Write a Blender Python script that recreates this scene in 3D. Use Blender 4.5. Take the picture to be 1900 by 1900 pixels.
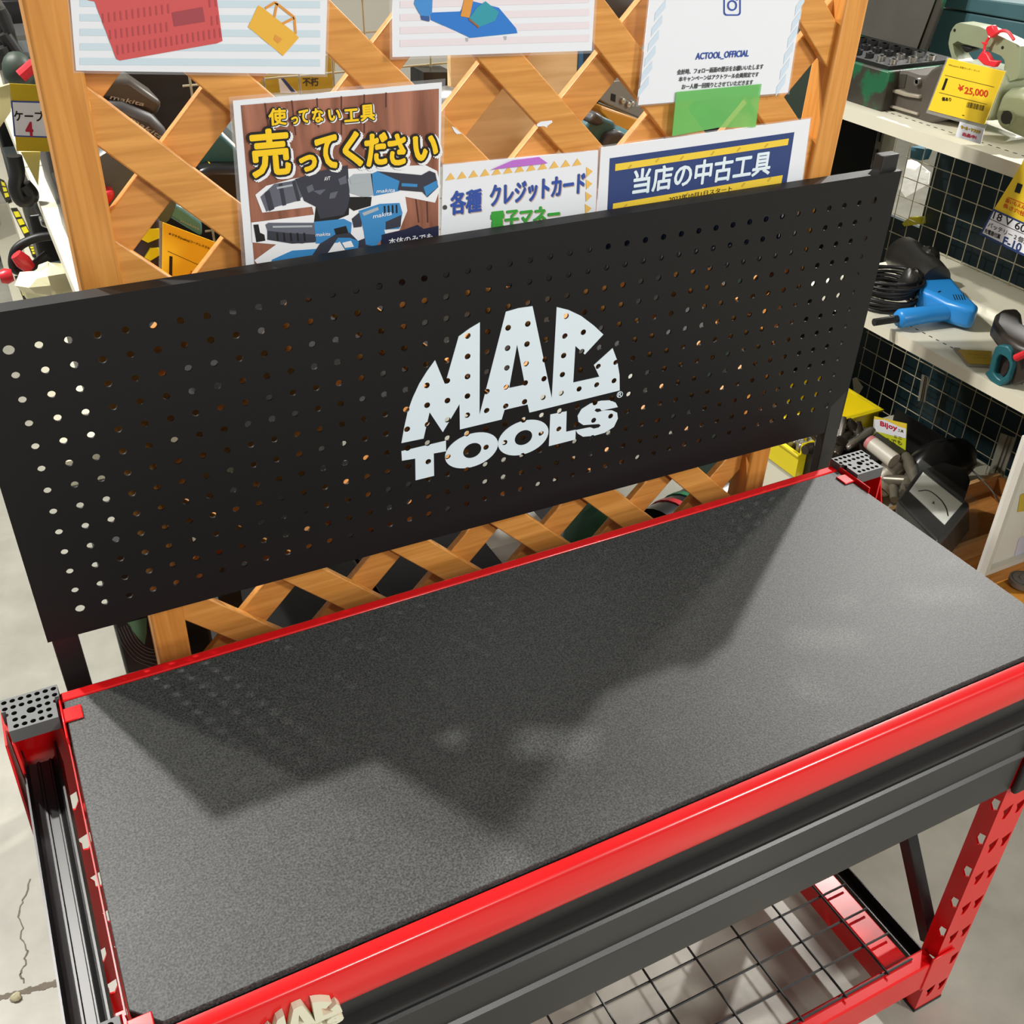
import bpy, bmesh, math, random
from mathutils import Matrix, Vector
random.seed(7)
for o in list(bpy.data.objects): bpy.data.objects.remove(o)
SC = bpy.context.scene
COL = SC.collection

# ------------------------------------------------------------------ camera
CAM = Vector((0.05367, -0.50971, 0.78675))
RT = Vector((0.891062, -0.453594, 0.016153))
DN = Vector((-0.244627, -0.509925, -0.824702))
FW = Vector((0.382317, 0.730910, -0.565336))
FPX, CXP, CYP = 1928.48, 954.13, 946.45
cam = bpy.data.cameras.new('camera'); co = bpy.data.objects.new('camera', cam); COL.objects.link(co)
co.matrix_world = Matrix(((RT.x, -DN.x, -FW.x, CAM.x), (RT.y, -DN.y, -FW.y, CAM.y), (RT.z, -DN.z, -FW.z, CAM.z), (0, 0, 0, 1)))
cam.sensor_width = 36; cam.lens = FPX / 1900 * 36
cam.shift_x = (950 - CXP) / 1900; cam.shift_y = (CYP - 950) / 1900
cam.clip_start = 0.02; cam.clip_end = 60
SC.camera = co

# ------------------------------------------------------------------ world, lamps, exposure
w = bpy.data.worlds.new('store_ambience'); SC.world = w; w.use_nodes = True
bg = w.node_tree.nodes['Background']; bg.inputs[0].default_value = (1.0, 0.985, 0.955, 1); bg.inputs[1].default_value = 0.345
def lamp(x, y, z, power, rad, aim):
    l = bpy.data.lights.new('ceiling_or_fill_lamp', 'AREA'); l.shape = 'DISK'; l.size = rad * 2; l.energy = power; l.color = (1.0, 0.97, 0.92)
    l.spread = math.radians(170)
    o = bpy.data.objects.new('ceiling_or_fill_lamp', l); COL.objects.link(o); o.location = (x, y, z)
    o.rotation_euler = (Vector(aim) - Vector((x, y, z))).to_track_quat('-Z', 'Y').to_euler()
    return o
LH = 2.6
def from_shadow(sx, sy, bx, by, bz):      # a lamp at height LH whose ray grazes a board corner and lands at the shadow's corner
    k = LH / bz
    return (sx + (bx - sx) * k, sy + (by - sy) * k, LH)
LA = from_shadow(.105, .172, .001, .452, .411)
LB = from_shadow(.6575, .151, 1.115, .468, .408)
LC = from_shadow(.2985, .033, .001, .452, .411)
LD = from_shadow(.2985, .033, 1.115, .468, .408)
lamp(*LA, 96, .045, (.5, .4, 0)); lamp(*LB, 105, .05, (.5, .4, 0))
lamp(*LC, 70, .09, (.5, .4, 0)); lamp(*LD, 80, .12, (.5, .4, 0))
lamp(.9, -4.0, 2.3, 58, .35, (.5, .5, .2)); lamp(2.9, -2.9, 2.6, 98, .4, (1.2, .3, .0))  # unseen fill lamps added behind the camera to lift notices, upright faces and floor
SC.view_settings.view_transform = 'Standard'; SC.view_settings.look = 'None'
SC.view_settings.exposure = 0.0; SC.view_settings.gamma = 1.0; SC.view_settings.use_curve_mapping = False

# ------------------------------------------------------------------ helpers
def at(u, v, ax, val):                     # the point of the photograph's pixel on the plane axis = val
    d = RT * ((u - CXP) / FPX) + DN * ((v - CYP) / FPX) + FW
    return CAM + d * ((val - CAM[ax]) / d[ax])
def zp(x0, y0, s): return lambda a, b: (x0 + a / s, y0 + b / s)
def srgb(c):
    f = lambda x: x / 12.92 if x <= .04045 else ((x + .055) / 1.055) ** 2.4
    return tuple(f(x / 255.0) for x in c)
MATS = {}
def mat(name, rgb, rough=.5, metal=0.0, var=.06, scale=18.0, bump=0.0, bscale=200.0, spec=.5, coat=0.0, alpha=1.0, trans=0.0, lin=False):
    if name in MATS: return MATS[name]
    m = bpy.data.materials.new(name); m.use_nodes = True; nt = m.node_tree; N = nt.nodes; L = nt.links
    p = N['Principled BSDF']; c = rgb if lin else srgb(rgb)
    tc = N.new('ShaderNodeTexCoord'); nz = N.new('ShaderNodeTexNoise'); nz.inputs['Scale'].default_value = scale; nz.inputs['Detail'].default_value = 5
    L.new(tc.outputs['Object'], nz.inputs['Vector'])
    mx = N.new('ShaderNodeMix'); mx.data_type = 'RGBA'
    mx.inputs[6].default_value = tuple(max(0, x * (1 - var)) for x in c) + (1,); mx.inputs[7].default_value = tuple(min(1, x * (1 + var)) for x in c) + (1,)
    L.new(nz.outputs['Fac'], mx.inputs[0]); L.new(mx.outputs[2], p.inputs['Base Color'])
    p.inputs['Roughness'].default_value = rough; p.inputs['Metallic'].default_value = metal
    p.inputs['Specular IOR Level'].default_value = spec; p.inputs['Coat Weight'].default_value = coat; p.inputs['Coat Roughness'].default_value = .08
    p.inputs['Alpha'].default_value = alpha; p.inputs['Transmission Weight'].default_value = trans
    if bump:
        n2 = N.new('ShaderNodeTexNoise'); n2.inputs['Scale'].default_value = bscale; n2.inputs['Detail'].default_value = 2
        L.new(tc.outputs['Object'], n2.inputs['Vector'])
        b = N.new('ShaderNodeBump'); b.inputs['Strength'].default_value = bump; b.inputs['Distance'].default_value = .002
        L.new(n2.outputs['Fac'], b.inputs['Height']); L.new(b.outputs['Normal'], p.inputs['Normal'])
    MATS[name] = m
    return m
def wood(name, ca, cb, axis, ring=9.0, rough=.38, knots=True):
    if name in MATS: return MATS[name]
    m = bpy.data.materials.new(name); m.use_nodes = True; nt = m.node_tree; N = nt.nodes; L = nt.links; p = N['Principled BSDF']
    tc = N.new('ShaderNodeTexCoord'); mp = N.new('ShaderNodeMapping'); L.new(tc.outputs['Object'], mp.inputs['Vector'])
    mp.inputs['Rotation'].default_value = axis[0]; mp.inputs['Scale'].default_value = axis[1]
    nz = N.new('ShaderNodeTexNoise'); nz.inputs['Scale'].default_value = ring; nz.inputs['Detail'].default_value = 6; nz.inputs['Distortion'].default_value = .6
    L.new(mp.outputs['Vector'], nz.inputs['Vector'])
    r = N.new('ShaderNodeValToRGB'); r.color_ramp.elements[0].position = .33; r.color_ramp.elements[1].position = .68
    r.color_ramp.elements[0].color = srgb(ca) + (1,); r.color_ramp.elements[1].color = srgb(cb) + (1,)
    L.new(nz.outputs['Fac'], r.inputs[0])
    src = r.outputs[0]
    if knots:
        vo = N.new('ShaderNodeTexVoronoi'); vo.inputs['Scale'].default_value = 3.1; L.new(tc.outputs['Object'], vo.inputs['Vector'])
        rr = N.new('ShaderNodeValToRGB'); rr.color_ramp.elements[0].position = .03; rr.color_ramp.elements[1].position = .06
        rr.color_ramp.elements[0].color = (1, 1, 1, 1); rr.color_ramp.elements[1].color = (0, 0, 0, 1)
        L.new(vo.outputs['Distance'], rr.inputs[0])
        mx = N.new('ShaderNodeMix'); mx.data_type = 'RGBA'; mx.inputs[7].default_value = srgb((150, 98, 48)) + (1,)
        L.new(rr.outputs[0], mx.inputs[0]); L.new(src, mx.inputs[6]); src = mx.outputs[2]
    L.new(src, p.inputs['Base Color']); p.inputs['Roughness'].default_value = rough
    MATS[name] = m
    return m

class MB:
    def __init__(s): s.v = []; s.f = []; s.m = []
    def add(s, vs, fs, m=0):
        o = len(s.v); s.v += [Vector(x) for x in vs]; s.f += [tuple(i + o for i in f) for f in fs]; s.m += [m] * len(fs); return s
    def box(s, x0, x1, y0, y1, z0, z1, m=0):
        return s.obox(((x0 + x1) / 2, (y0 + y1) / 2, (z0 + z1) / 2), ((x1 - x0) / 2, 0, 0), (0, (y1 - y0) / 2, 0), (0, 0, (z1 - z0) / 2), m)
    def obox(s, c, a, b, d, m=0):
        c, a, b, d = map(Vector, (c, a, b, d))
        return s.add([c - a - b - d, c + a - b - d, c + a + b - d, c - a + b - d, c - a - b + d, c + a - b + d, c + a + b + d, c - a + b + d],
                     [(0, 3, 2, 1), (4, 5, 6, 7), (0, 1, 5, 4), (1, 2, 6, 5), (2, 3, 7, 6), (3, 0, 4, 7)], m)
    def bar(s, p0, p1, wd, hd, up=(0, 0, 1), m=0):     # a rectangular bar from p0 to p1: wd across, hd along up
        p0, p1 = Vector(p0), Vector(p1); d = (p1 - p0); u = Vector(up); sx = d.cross(u).normalized(); uu = sx.cross(d).normalized()
        return s.obox((p0 + p1) / 2, d / 2, sx * wd / 2, uu * hd / 2, m)
    def prism(s, pts, vec, m=0):
        pts = [Vector(p) for p in pts]; vec = Vector(vec); n = len(pts)
        nn = Vector((0, 0, 0))
        for i in range(n): nn += pts[i].cross(pts[(i + 1) % n])
        if nn.dot(vec) > 0: pts.reverse()
        return s.add(pts + [p + vec for p in pts], [tuple(range(n)), tuple(range(2 * n - 1, n - 1, -1))] + [(i, i + n, (i + 1) % n + n, (i + 1) % n) for i in range(n)], m)
    def tube(s, path, r, n=8, m=0, closed=False, radii=None):
        P = [Vector(p) for p in path]; k = len(P); rings = []; up = None
        for i in range(k):
            t = (P[(i + 1) % k] - P[i - 1]) if closed else (P[min(i + 1, k - 1)] - P[max(i - 1, 0)])
            t.normalize()
            if up is None: up = t.orthogonal().normalized()
            up = (up - t * up.dot(t)).normalized(); sd = t.cross(up); rr = radii[i] if radii else r
            rings.append([P[i] + (up * math.cos(2 * math.pi * j / n) + sd * math.sin(2 * math.pi * j / n)) * rr for j in range(n)])
        vs = [x for g in rings for x in g]; fs = []
        for i in range(k if closed else k - 1):
            a, b = i * n, ((i + 1) % k) * n
            for j in range(n): fs.append((a + j, a + (j + 1) % n, b + (j + 1) % n, b + j))
        if not closed: fs += [tuple(range(n - 1, -1, -1)), tuple((k - 1) * n + j for j in range(n))]
        return s.add(vs, fs, m)
    def cyl(s, p0, p1, r, n=16, m=0, r1=None): return s.tube([p0, p1], r, n, m, radii=[r, r if r1 is None else r1])
    def lathe(s, p0, ax, prof, n=20, m=0):             # prof: (distance along ax, radius)
        a = Vector(ax).normalized(); return s.tube([Vector(p0) + a * h for h, r in prof], 1, n, m, radii=[max(r, 1e-4) for h, r in prof])
    def ball(s, c, rx, ry, rz, n=14, k=8, m=0, jit=0):
        c = Vector(c); vs = []; fs = []
        for i in range(k + 1):
            t = math.pi * i / k
            for j in range(n):
                a = 2 * math.pi * j / n; q = 1 + random.uniform(-jit, jit)
                vs.append(c + Vector((rx * math.sin(t) * math.cos(a), ry * math.sin(t) * math.sin(a), rz * math.cos(t))) * q)
        for i in range(k):
            for j in range(n): fs.append((i * n + j, (i + 1) * n + j, (i + 1) * n + (j + 1) % n, i * n + (j + 1) % n))
        return s.add(vs, fs, m)
    def build(s, name, mats, parent=None, bevel=0.0, smooth=35, seg=2):
        me = bpy.data.meshes.new(name); off = Vector((0, 0, 0)); q = parent
        while q: off += Vector(q.location); q = q.parent
        me.from_pydata([x - off for x in s.v], [], s.f)
        for m in (mats if isinstance(mats, (list, tuple)) else [mats]): me.materials.append(m)
        me.polygons.foreach_set('material_index', s.m); me.validate(); me.update()
        bm = bmesh.new(); bm.from_mesh(me); bmesh.ops.recalc_face_normals(bm, faces=bm.faces); bm.to_mesh(me); bm.free()
        if smooth:
            me.polygons.foreach_set('use_smooth', [True] * len(me.polygons)); me.set_sharp_from_angle(angle=math.radians(smooth))
        o = bpy.data.objects.new(name, me); COL.objects.link(o)
        if parent: o.parent = parent
        if bevel:
            b = o.modifiers.new('bevel', 'BEVEL'); b.width = bevel; b.segments = seg; b.limit_method = 'ANGLE'; b.angle_limit = math.radians(40)
        return o
def thing(name, label, cat, loc, group=None):
    o = bpy.data.objects.new(name, None); COL.objects.link(o); o.location = loc; o.empty_display_size = .05
    return tag(o, label, cat, group)
def tag(o, label, cat, group=None):
    o['label'] = label; o['category'] = cat
    if group: o['group'] = group
    return o
def struct(o): o['kind'] = 'structure'; return o
def lab(o, label): o['label'] = label; return o
def copy_tree(o, parent=None):
    c = o.copy(); COL.objects.link(c)
    if parent: c.parent = parent
    for ch in list(o.children): copy_tree(ch, c)
    return c
def bez(pts, n=8):                                   # a smooth path through points (Catmull-Rom)
    P = [Vector(p) for p in pts]; P = [P[0] * 2 - P[1]] + P + [P[-1] * 2 - P[-2]]; out = []
    for i in range(1, len(P) - 2):
        for k in range(n):
            t = k / n; a, b, c, d = P[i - 1:i + 3]
            out.append(((b * 2) + (c - a) * t + (a * 2 - b * 5 + c * 4 - d) * t * t + (b * 3 - a - c * 3 + d) * t ** 3) / 2)
    return out + [P[-2]]
_FONT = []
def glyphs(body, bold=0.0, shear=0.0):                # text as a flat mesh: vertices in (x, y), faces
    cu = bpy.data.curves.new('t', 'FONT'); cu.body = body; cu.size = 1; cu.offset = bold; cu.shear = shear; cu.resolution_u = 3; cu.fill_mode = 'FRONT'
    o = bpy.data.objects.new('t', cu); COL.objects.link(o); dg = bpy.context.evaluated_depsgraph_get()
    me = bpy.data.meshes.new_from_object(o.evaluated_get(dg)); vs = [v.co.copy() for v in me.vertices]; fs = [tuple(p.vertices) for p in me.polygons]
    bpy.data.objects.remove(o); bpy.data.curves.remove(cu); bpy.data.meshes.remove(me)
    return vs, fs
class Face:                                           # a flat printed face: origin, right and up unit vectors, normal towards the reader
    def __init__(s, o, ex, ey): s.o = Vector(o); s.ex = Vector(ex).normalized(); ey = Vector(ey); s.ey = (ey - s.ex * ey.dot(s.ex)).normalized(); s.n = s.ex.cross(s.ey)
    def hit(s, u, v):
        d = RT * ((u - CXP) / FPX) + DN * ((v - CYP) / FPX) + FW
        return CAM + d * ((s.o - CAM).dot(s.n) / d.dot(s.n))
    def poly(s, mb, px, m=0, lift=.0004, pix=True):
        pts = [s.hit(*p) + s.n * lift if pix else s.o + s.ex * p[0] + s.ey * p[1] + s.n * lift for p in px]
        nn = Vector((0, 0, 0))
        for i in range(len(pts)): nn += pts[i].cross(pts[(i + 1) % len(pts)])
        if nn.dot(s.n) < 0: pts.reverse()
        mb.add(pts, [tuple(range(len(pts)))], m)
    def text(s, mb, body, a, b, h, m=0, lift=.0008, bold=0.0, shear=0.0, pix=True, ring=8):
        # the word runs from pixel a to pixel b along its foot; h = its height in pixels
        A = s.hit(*a) if pix else s.o + s.ex * a[0] + s.ey * a[1]; B = s.hit(*b) if pix else s.o + s.ex * b[0] + s.ey * b[1]
        vs, fs = glyphs(body, 0.0, shear)
        if not fs: return
        H = (s.hit((a[0] + b[0]) / 2, (a[1] + b[1]) / 2) - s.hit((a[0] + b[0]) / 2, (a[1] + b[1]) / 2 - h)).length if pix else h
        x0 = min(v.x for v in vs); x1 = max(v.x for v in vs); y0 = min(v.y for v in vs); y1 = max(v.y for v in vs)
        e = B - A; up = s.n.cross(e).normalized()
        base = [A + e * ((v.x - x0) / (x1 - x0)) + up * (H * (v.y - y0) / (y1 - y0)) + s.n * lift for v in vs]
        mb.add(base, fs, m)
        if bold:                                      # heavier strokes: the outline swept round a small circle (bold = its radius over the height)
            r = bold * H; en = e.normalized()
            for k in range(ring):
                t = 2 * math.pi * k / ring; mb.add([p + en * (r * math.cos(t)) + up * (r * math.sin(t)) - s.n * (.00002 * (k + 1)) for p in base], fs, m)
# ------------------------------------------------------------------ materials
RED = mat('red_gloss_paint', (220, 14, 18), .24, var=.03, spec=.5, coat=.22)
BLK = mat('black_satin_paint', (30, 30, 30), .36, var=.05, spec=.5)
PANELBLK = mat('charcoal_powder_coat', (44, 45, 44), .34, var=.04, bump=.05, bscale=900)
CAPGREY = mat('grey_plastic', (88, 90, 90), .5, var=.04)
DARKPL = mat('black_plastic', (20, 20, 21), .45, var=.08)
WHITE = mat('white_print', (226, 240, 248), .5, var=.015)
CREAM = mat('cream_plastic', (228, 226, 200), .4, var=.02)
WIRE = mat('black_wire', (22, 23, 22), .4)
STEEL = mat('bright_steel', (190, 188, 182), .25, metal=.9, var=.1)
def worktop_material():
    m = bpy.data.materials.new('textured_grey_laminate'); m.use_nodes = True; nt = m.node_tree; N = nt.nodes; L = nt.links; p = N['Principled BSDF']
    tc = N.new('ShaderNodeTexCoord'); a = N.new('ShaderNodeTexNoise'); a.inputs['Scale'].default_value = 520; a.inputs['Detail'].default_value = 3; L.new(tc.outputs['Object'], a.inputs['Vector'])
    r = N.new('ShaderNodeValToRGB'); e = r.color_ramp.elements; e[0].position = .35; e[1].position = .75
    e[0].color = srgb((42, 43, 43)) + (1,); e[1].color = srgb((92, 93, 91)) + (1,); L.new(a.outputs['Fac'], r.inputs[0])
    L.new(r.outputs[0], p.inputs['Base Color']); p.inputs['Roughness'].default_value = .50; p.inputs['Specular IOR Level'].default_value = .34
    c = N.new('ShaderNodeTexNoise'); c.inputs['Scale'].default_value = 420; c.inputs['Detail'].default_value = 2; L.new(tc.outputs['Object'], c.inputs['Vector'])
    b = N.new('ShaderNodeBump'); b.inputs['Strength'].default_value = .22; b.inputs['Distance'].default_value = .0006; L.new(c.outputs['Fac'], b.inputs['Height']); L.new(b.outputs['Normal'], p.inputs['Normal'])
    return m
def floor_material():
    m = bpy.data.materials.new('worn_concrete'); m.use_nodes = True; nt = m.node_tree; N = nt.nodes; L = nt.links; p = N['Principled BSDF']
    tc = N.new('ShaderNodeTexCoord'); a = N.new('ShaderNodeTexNoise'); a.inputs['Scale'].default_value = 4.5; a.inputs['Detail'].default_value = 9; a.inputs['Roughness'].default_value = .62; L.new(tc.outputs['Object'], a.inputs['Vector'])
    r = N.new('ShaderNodeValToRGB'); e = r.color_ramp.elements; e[0].position = .28; e[1].position = .72
    e[0].color = srgb((148, 146, 135)) + (1,); e[1].color = srgb((186, 184, 172)) + (1,); L.new(a.outputs['Fac'], r.inputs[0])
    L.new(r.outputs[0], p.inputs['Base Color']); p.inputs['Roughness'].default_value = .42
    b = N.new('ShaderNodeBump'); b.inputs['Strength'].default_value = .12; b.inputs['Distance'].default_value = .01; L.new(a.outputs['Fac'], b.inputs['Height']); L.new(b.outputs['Normal'], p.inputs['Normal'])
    return m
TOPM = worktop_material()
# ------------------------------------------------------------------ the room
FL = -.785
struct(MB().box(-2.6, 5.0, -2.4, 5.4, FL - .1, FL).build('floor', floor_material(), smooth=0))
WALL = mat('pale_beige_wall', (196, 192, 178), .7, var=.04, scale=3)
struct(MB().box(-2.6, 5.0, 5.4, 5.5, FL - .1, 2.0).build('wall_back', WALL, smooth=0))
struct(MB().box(5.0, 5.1, -2.4, 5.5, FL - .1, 2.0).build('wall_right', WALL, smooth=0))
# a joint and a hairline crack run in the concrete by the bench's left leg
DIRT = mat('dark_dirt', (112, 104, 90), .8, var=.3, scale=60)
mb = MB(); J0, J1 = at(-40, 1862, 2, FL), at(140, 1815, 2, FL); dj = (J1 - J0)
n = 26
for i in range(n):
    a = J0 + dj * (i / n); b = J0 + dj * ((i + 1) / n); wdt = .0035 + .0035 * random.random()
    s = dj.cross(Vector((0, 0, 1))).normalized()
    mb.prism([a - s * wdt, b - s * wdt, b + s * wdt, a + s * wdt], (0, 0, .0006))
struct(mb.build('trim_1', DIRT, smooth=0))
mb = MB(); pts = [(58, 1632), (44, 1668), (34, 1695), (40, 1722), (42, 1748), (50, 1768), (46, 1790), (40, 1808), (50, 1828)]
pts = [at(u, v, 2, FL) for u, v in pts]
P = []
for a, b in zip(pts, pts[1:]):
    for k in range(4): P.append(a.lerp(b, k / 4) + Vector((random.uniform(-.003, .003), random.uniform(-.003, .003), 0)))
for a, b in zip(P, P[1:]):
    s = (b - a).cross(Vector((0, 0, 1))).normalized() * (.0008 + .0008 * random.random())
    mb.prism([a - s, b - s, b + s, a + s], (0, 0, .0005))
struct(mb.build('trim_2', DIRT, smooth=0))
mb = MB(); c = at(30, 1853, 2, FL); mb.ball(c + Vector((0, 0, .004)), .009, .007, .006, 10, 6, jit=.2)
tag(mb.build('concrete_chip', mat('chip_stone', (190, 184, 150), .8, var=.2, scale=200)), 'small pale crumb of concrete lying in the floor joint', 'debris')

# ------------------------------------------------------------------ the workbench
W, D = 1.0475, .3956
LX0, LX1, RX0, RX1 = -.058, -.002, 1.05, 1.106
bench = thing('workbench', 'red and black steel workbench with grey top and black pegboard back', 'workbench', (W / 2, D / 2, FL))
ch = [(0, .022), (.022, 0), (W - .022, 0), (W, .022), (W, D), (0, D)]
MB().prism([(x, y, -.016) for x, y in ch], (0, 0, .016)).build('worktop', TOPM, bench, bevel=.0008, seg=1)
prof = [(-.003, -.0045), (-.011, -.0045), (-.0145, -.006), (-.0168, -.0095), (-.017, -.046), (-.0155, -.054), (-.012, -.06), (-.006, -.0645), (-.003, -.0645)]
beam = MB().prism([(LX1, y, z) for y, z in prof], (RX0 - LX1, 0, 0)).build('front_beam', RED, bench, smooth=40)
MB().box(-.002, RX0, .397, .411, -.06, .0).build('back_beam', RED, bench, bevel=.002)
def c_leg(x0, x1, y0, sg, slots):
    # a C-section upright: web at y0, flanges running sg * 50 mm away from it, with a small step
    t = .0025; g = lambda k: y0 + sg * k
    prof = [(x0, 0), (x1, 0), (x1, .027), (x1 - .004, .03), (x1 - .004, .05), (x1 - .004 - t, .05), (x1 - .004 - t, .031), (x1 - t, .027), (x1 - t, t),
            (x0 + t, t), (x0 + t, .027), (x0 + .004 + t, .031), (x0 + .004 + t, .05), (x0 + .004, .05), (x0 + .004, .03), (x0, .027)]
    if sg > 0: prof = [(x0, 0), (x1, 0), (x1, .016), (x1 - .0012, .0165), (x1 - .0012, .0275), (x1 - .008, .0275), (x1 - .008, .0275 - t), (x1 - .0012 - t, .0275 - t), (x1 - .0012 - t, t), (x0 + .0012 + t, t), (x0 + .0012 + t, .0275 - t), (x0 + .008, .0275 - t), (x0 + .008, .0275), (x0 + .0012, .0275), (x0 + .0012, .0165), (x0, .016)]
    dep = .0285 if sg > 0 else .051
    leg = MB().prism([(x, g(y), FL + .004) for x, y in prof], (0, 0, -FL - .004 - .006)).build('leg', RED, bench, smooth=30)
    if slots:
        cut = MB(); sh = [(-.009, .0065), (.0075, .013), (.0065, -.003), (.0008, -.0145), (-.005, -.0135), (-.0042, -.0035)]
        for k in range(9):
            z = (-.177 if sg > 0 else -.159) - .0705 * k
            for cx in (x0 + .0205, x0 + .0455):
                cx2 = cx if sg > 0 else x0 + x1 - cx - .001
                cut.prism([(cx2 + a, y0 - .01 * sg, z + b) for a, b in sh], (0, .02 * sg, 0))
            if sg < 0: continue
            fs = [(.002, .0125), (.002, -.005), (.009, -.0125), (.0145, -.005), (.013, .008)]
            cut.prism([(x0 - .005, g(a), z + .017 + b) for a, b in fs], (.01, 0, 0))
        c = cut.build('cut', RED, None, smooth=0); md = leg.modifiers.new('slots', 'BOOLEAN'); md.operation = 'DIFFERENCE'; md.object = c; md.solver = 'EXACT'
        bake(leg, c)
    ft = MB().box(x0 - .0008, x1 + .0008, min(g(-.0008), g(dep)), max(g(-.0008), g(dep)), FL, FL + .006).build('foot_pad', DARKPL, leg)
    return leg
def bake(o, *extra):
    dg = bpy.context.evaluated_depsgraph_get(); me = bpy.data.meshes.new_from_object(o.evaluated_get(dg)); old = o.data
    o.modifiers.clear(); me.name = old.name; o.data = me; bpy.data.meshes.remove(old)
    for e in extra:
        d = e.data; bpy.data.objects.remove(e); bpy.data.meshes.remove(d)
legs = [c_leg(LX0, LX1, 0, 1, True), c_leg(RX0, RX1, 0, 1, True), c_leg(LX0, LX1, .412, -1, True), c_leg(RX0, RX1, .412, -1, True)]
def leg_cap(x0, x1, y0, y1, sg, parent):
    # moulded cap with a grid of blind holes; narrower towards the inside
    wv = x1 - x0; n = .0045; ym = y0 + (y1 - y0) * .62 if sg < 0 else y0 + (y1 - y0) * .38
    a, b = (y1, y0) if sg < 0 else (y0, y1)
    pl = [(x0, a), (x1, a), (x1, ym), (x1 - n, ym), (x1 - n, b), (x0 + n, b), (x0 + n, ym), (x0, ym)]
    o = MB().prism([(x, y, -.006) for x, y in pl], (0, 0, .016)).build('end_cap', [CAPGREY, DARKPL], parent, smooth=0)
    cut = MB(); px = wv / 7
    for r in range(5):
        for k in range(7):
            x = x0 + px * (k + .5); y = a + (b - a) * (r + .55) / 5.1
            if r > 2 and k in (0, 6): continue
            if (r, k) in ((2, 3), (3, 3), (2, 2)) and (r, k) != (2, 3): continue
            big = (r, k) == (2, 3)
            cut.cyl((x, y + (.0025 * sg if big else 0), .001), (x, y + (.0025 * sg if big else 0), .03), px * (.56 if big else .35), 12, m=1)
    c = cut.build('cut', [CAPGREY, DARKPL], None, smooth=0); md = o.modifiers.new('holes', 'BOOLEAN'); md.operation = 'DIFFERENCE'; md.object = c; md.solver = 'EXACT'
    bake(o, c)
    lab(o, 'grey plastic cap full of round holes')
leg_cap(LX0, LX1, .364, .414, -1, legs[2]); leg_cap(RX0, RX1, .364, .414, -1, legs[3])
yc = at(203, 1891, 2, .01).y
leg_cap(LX0, LX1, yc - .05, yc, 1, legs[0]); leg_cap(RX0, RX1, yc - .05, yc, 1, legs[1])
# red hooks that hold the top between the legs
for sx, xi in ((1, -.002), (-1, W + .0025)):
    m = MB()
    m.box(min(xi, xi - sx * .0022), max(xi, xi - sx * .0022), .335, .416, -.08, .006)
    hb = m.build('hook_bracket', RED, bench, bevel=.0009)
    m = MB(); m.box(min(xi - sx * .001, xi + sx * .018), max(xi - sx * .001, xi + sx * .018), .362, .382, .0002, .0026); m.build('tab', RED, hb, bevel=.0009)
    m = MB(); m.box(min(xi - sx * .001, xi + sx * .012), max(xi - sx * .001, xi + sx * .012), .255, .268, -.03, -.018); m.build('pin', RED, hb, bevel=.002)
    m = MB(); m.box(min(xi - sx * .001, xi + sx * .018), max(xi - sx * .001, xi + sx * .018), -.004, .012, .0002, .0026); m.build('tab', RED, beam, bevel=.0009)
    o = xi - sx * .0575
    MB().prism([(o, .425, -.012), (o, .37, -.012), (o, .335, -.11), (o, .37, -.16), (o, .425, -.16)], (-sx * .002, 0, 0)).build('side_bracket', RED, bench)
# red edge strip along each side, and the black channel beside it
for sx, xi in ((1, 0), (-1, W)):
    X = lambda a: xi + sx * a
    bx = lambda m, a, b, *r: m.box(min(X(a), X(b)), max(X(a), X(b)), *r)
    m = MB(); bx(m, -.0036, -.0024, .02, .345, -.012 if sx > 0 else -.03, -.002 if sx > 0 else -.028); m.build('side_strip', RED, bench)
    q = [(-.0535, -.05), (-.0515, -.05), (-.0505, -.072), (-.043, -.0745), (-.042, -.0725), (-.040, -.0725), (-.039, -.0745), (-.031, -.0745), (-.030, -.0725), (-.0285, -.0725), (-.0275, -.0745), (-.024, -.071), (-.022, -.056), (-.020, -.05), (-.018, -.05), (-.018, -.085), (-.0535, -.085)]
    MB().prism([(X(a), .012, z) for a, z in q], (0, .385, 0)).build('side_rail', BLK, bench, smooth=30)
# drawer below the front beam
pr_ = [(.03, -.118), (.0015, -.1212), (-.0022, -.1225), (-.0035, -.1247), (-.0012, -.1268), (.009, -.1278), (.009, -.1322), (-.0012, -.1332), (-.0045, -.1355), (-.0035, -.138), (-.0012, -.141), (-.0005, -.150),
       (.0000, -.1905), (-.0042, -.1942), (-.0046, -.1965), (-.0020, -.2), (-.0012, -.2615), (.03, -.2615)]
dr = MB().prism([(.0, y, z) for y, z in pr_], (1.049, 0, 0)).build('drawer', PANELBLK, bench, smooth=25)
MB().box(.01, 1.04, .03, .38, -.25, -.11).build('drawer_body', BLK, dr)
MB().prism([(.0, .03, -.117), (.0, .03, -.088), (.0, .016, -.088), (.0, .010, -.1185)], (1.049, 0, 0)).build('finger_recess_shade', BLK, dr, smooth=0)  # shade under the front beam put into the colour: black instead of charcoal
for x in (RX0 + .003, LX0 + .028):
    MB().box(x, x + .026, -.009, -.0002, -.268, -.15).build('slide_cover', DARKPL, bench, bevel=.004, seg=3)
m = MB(); m.box(1.04, 1.049, -.004, .01, -.085, -.078); m.box(1.04, 1.049, -.004, .01, -.095, -.088)
m.build('slide_end', mat('white_nylon', (210, 208, 196), .4), dr)
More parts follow.
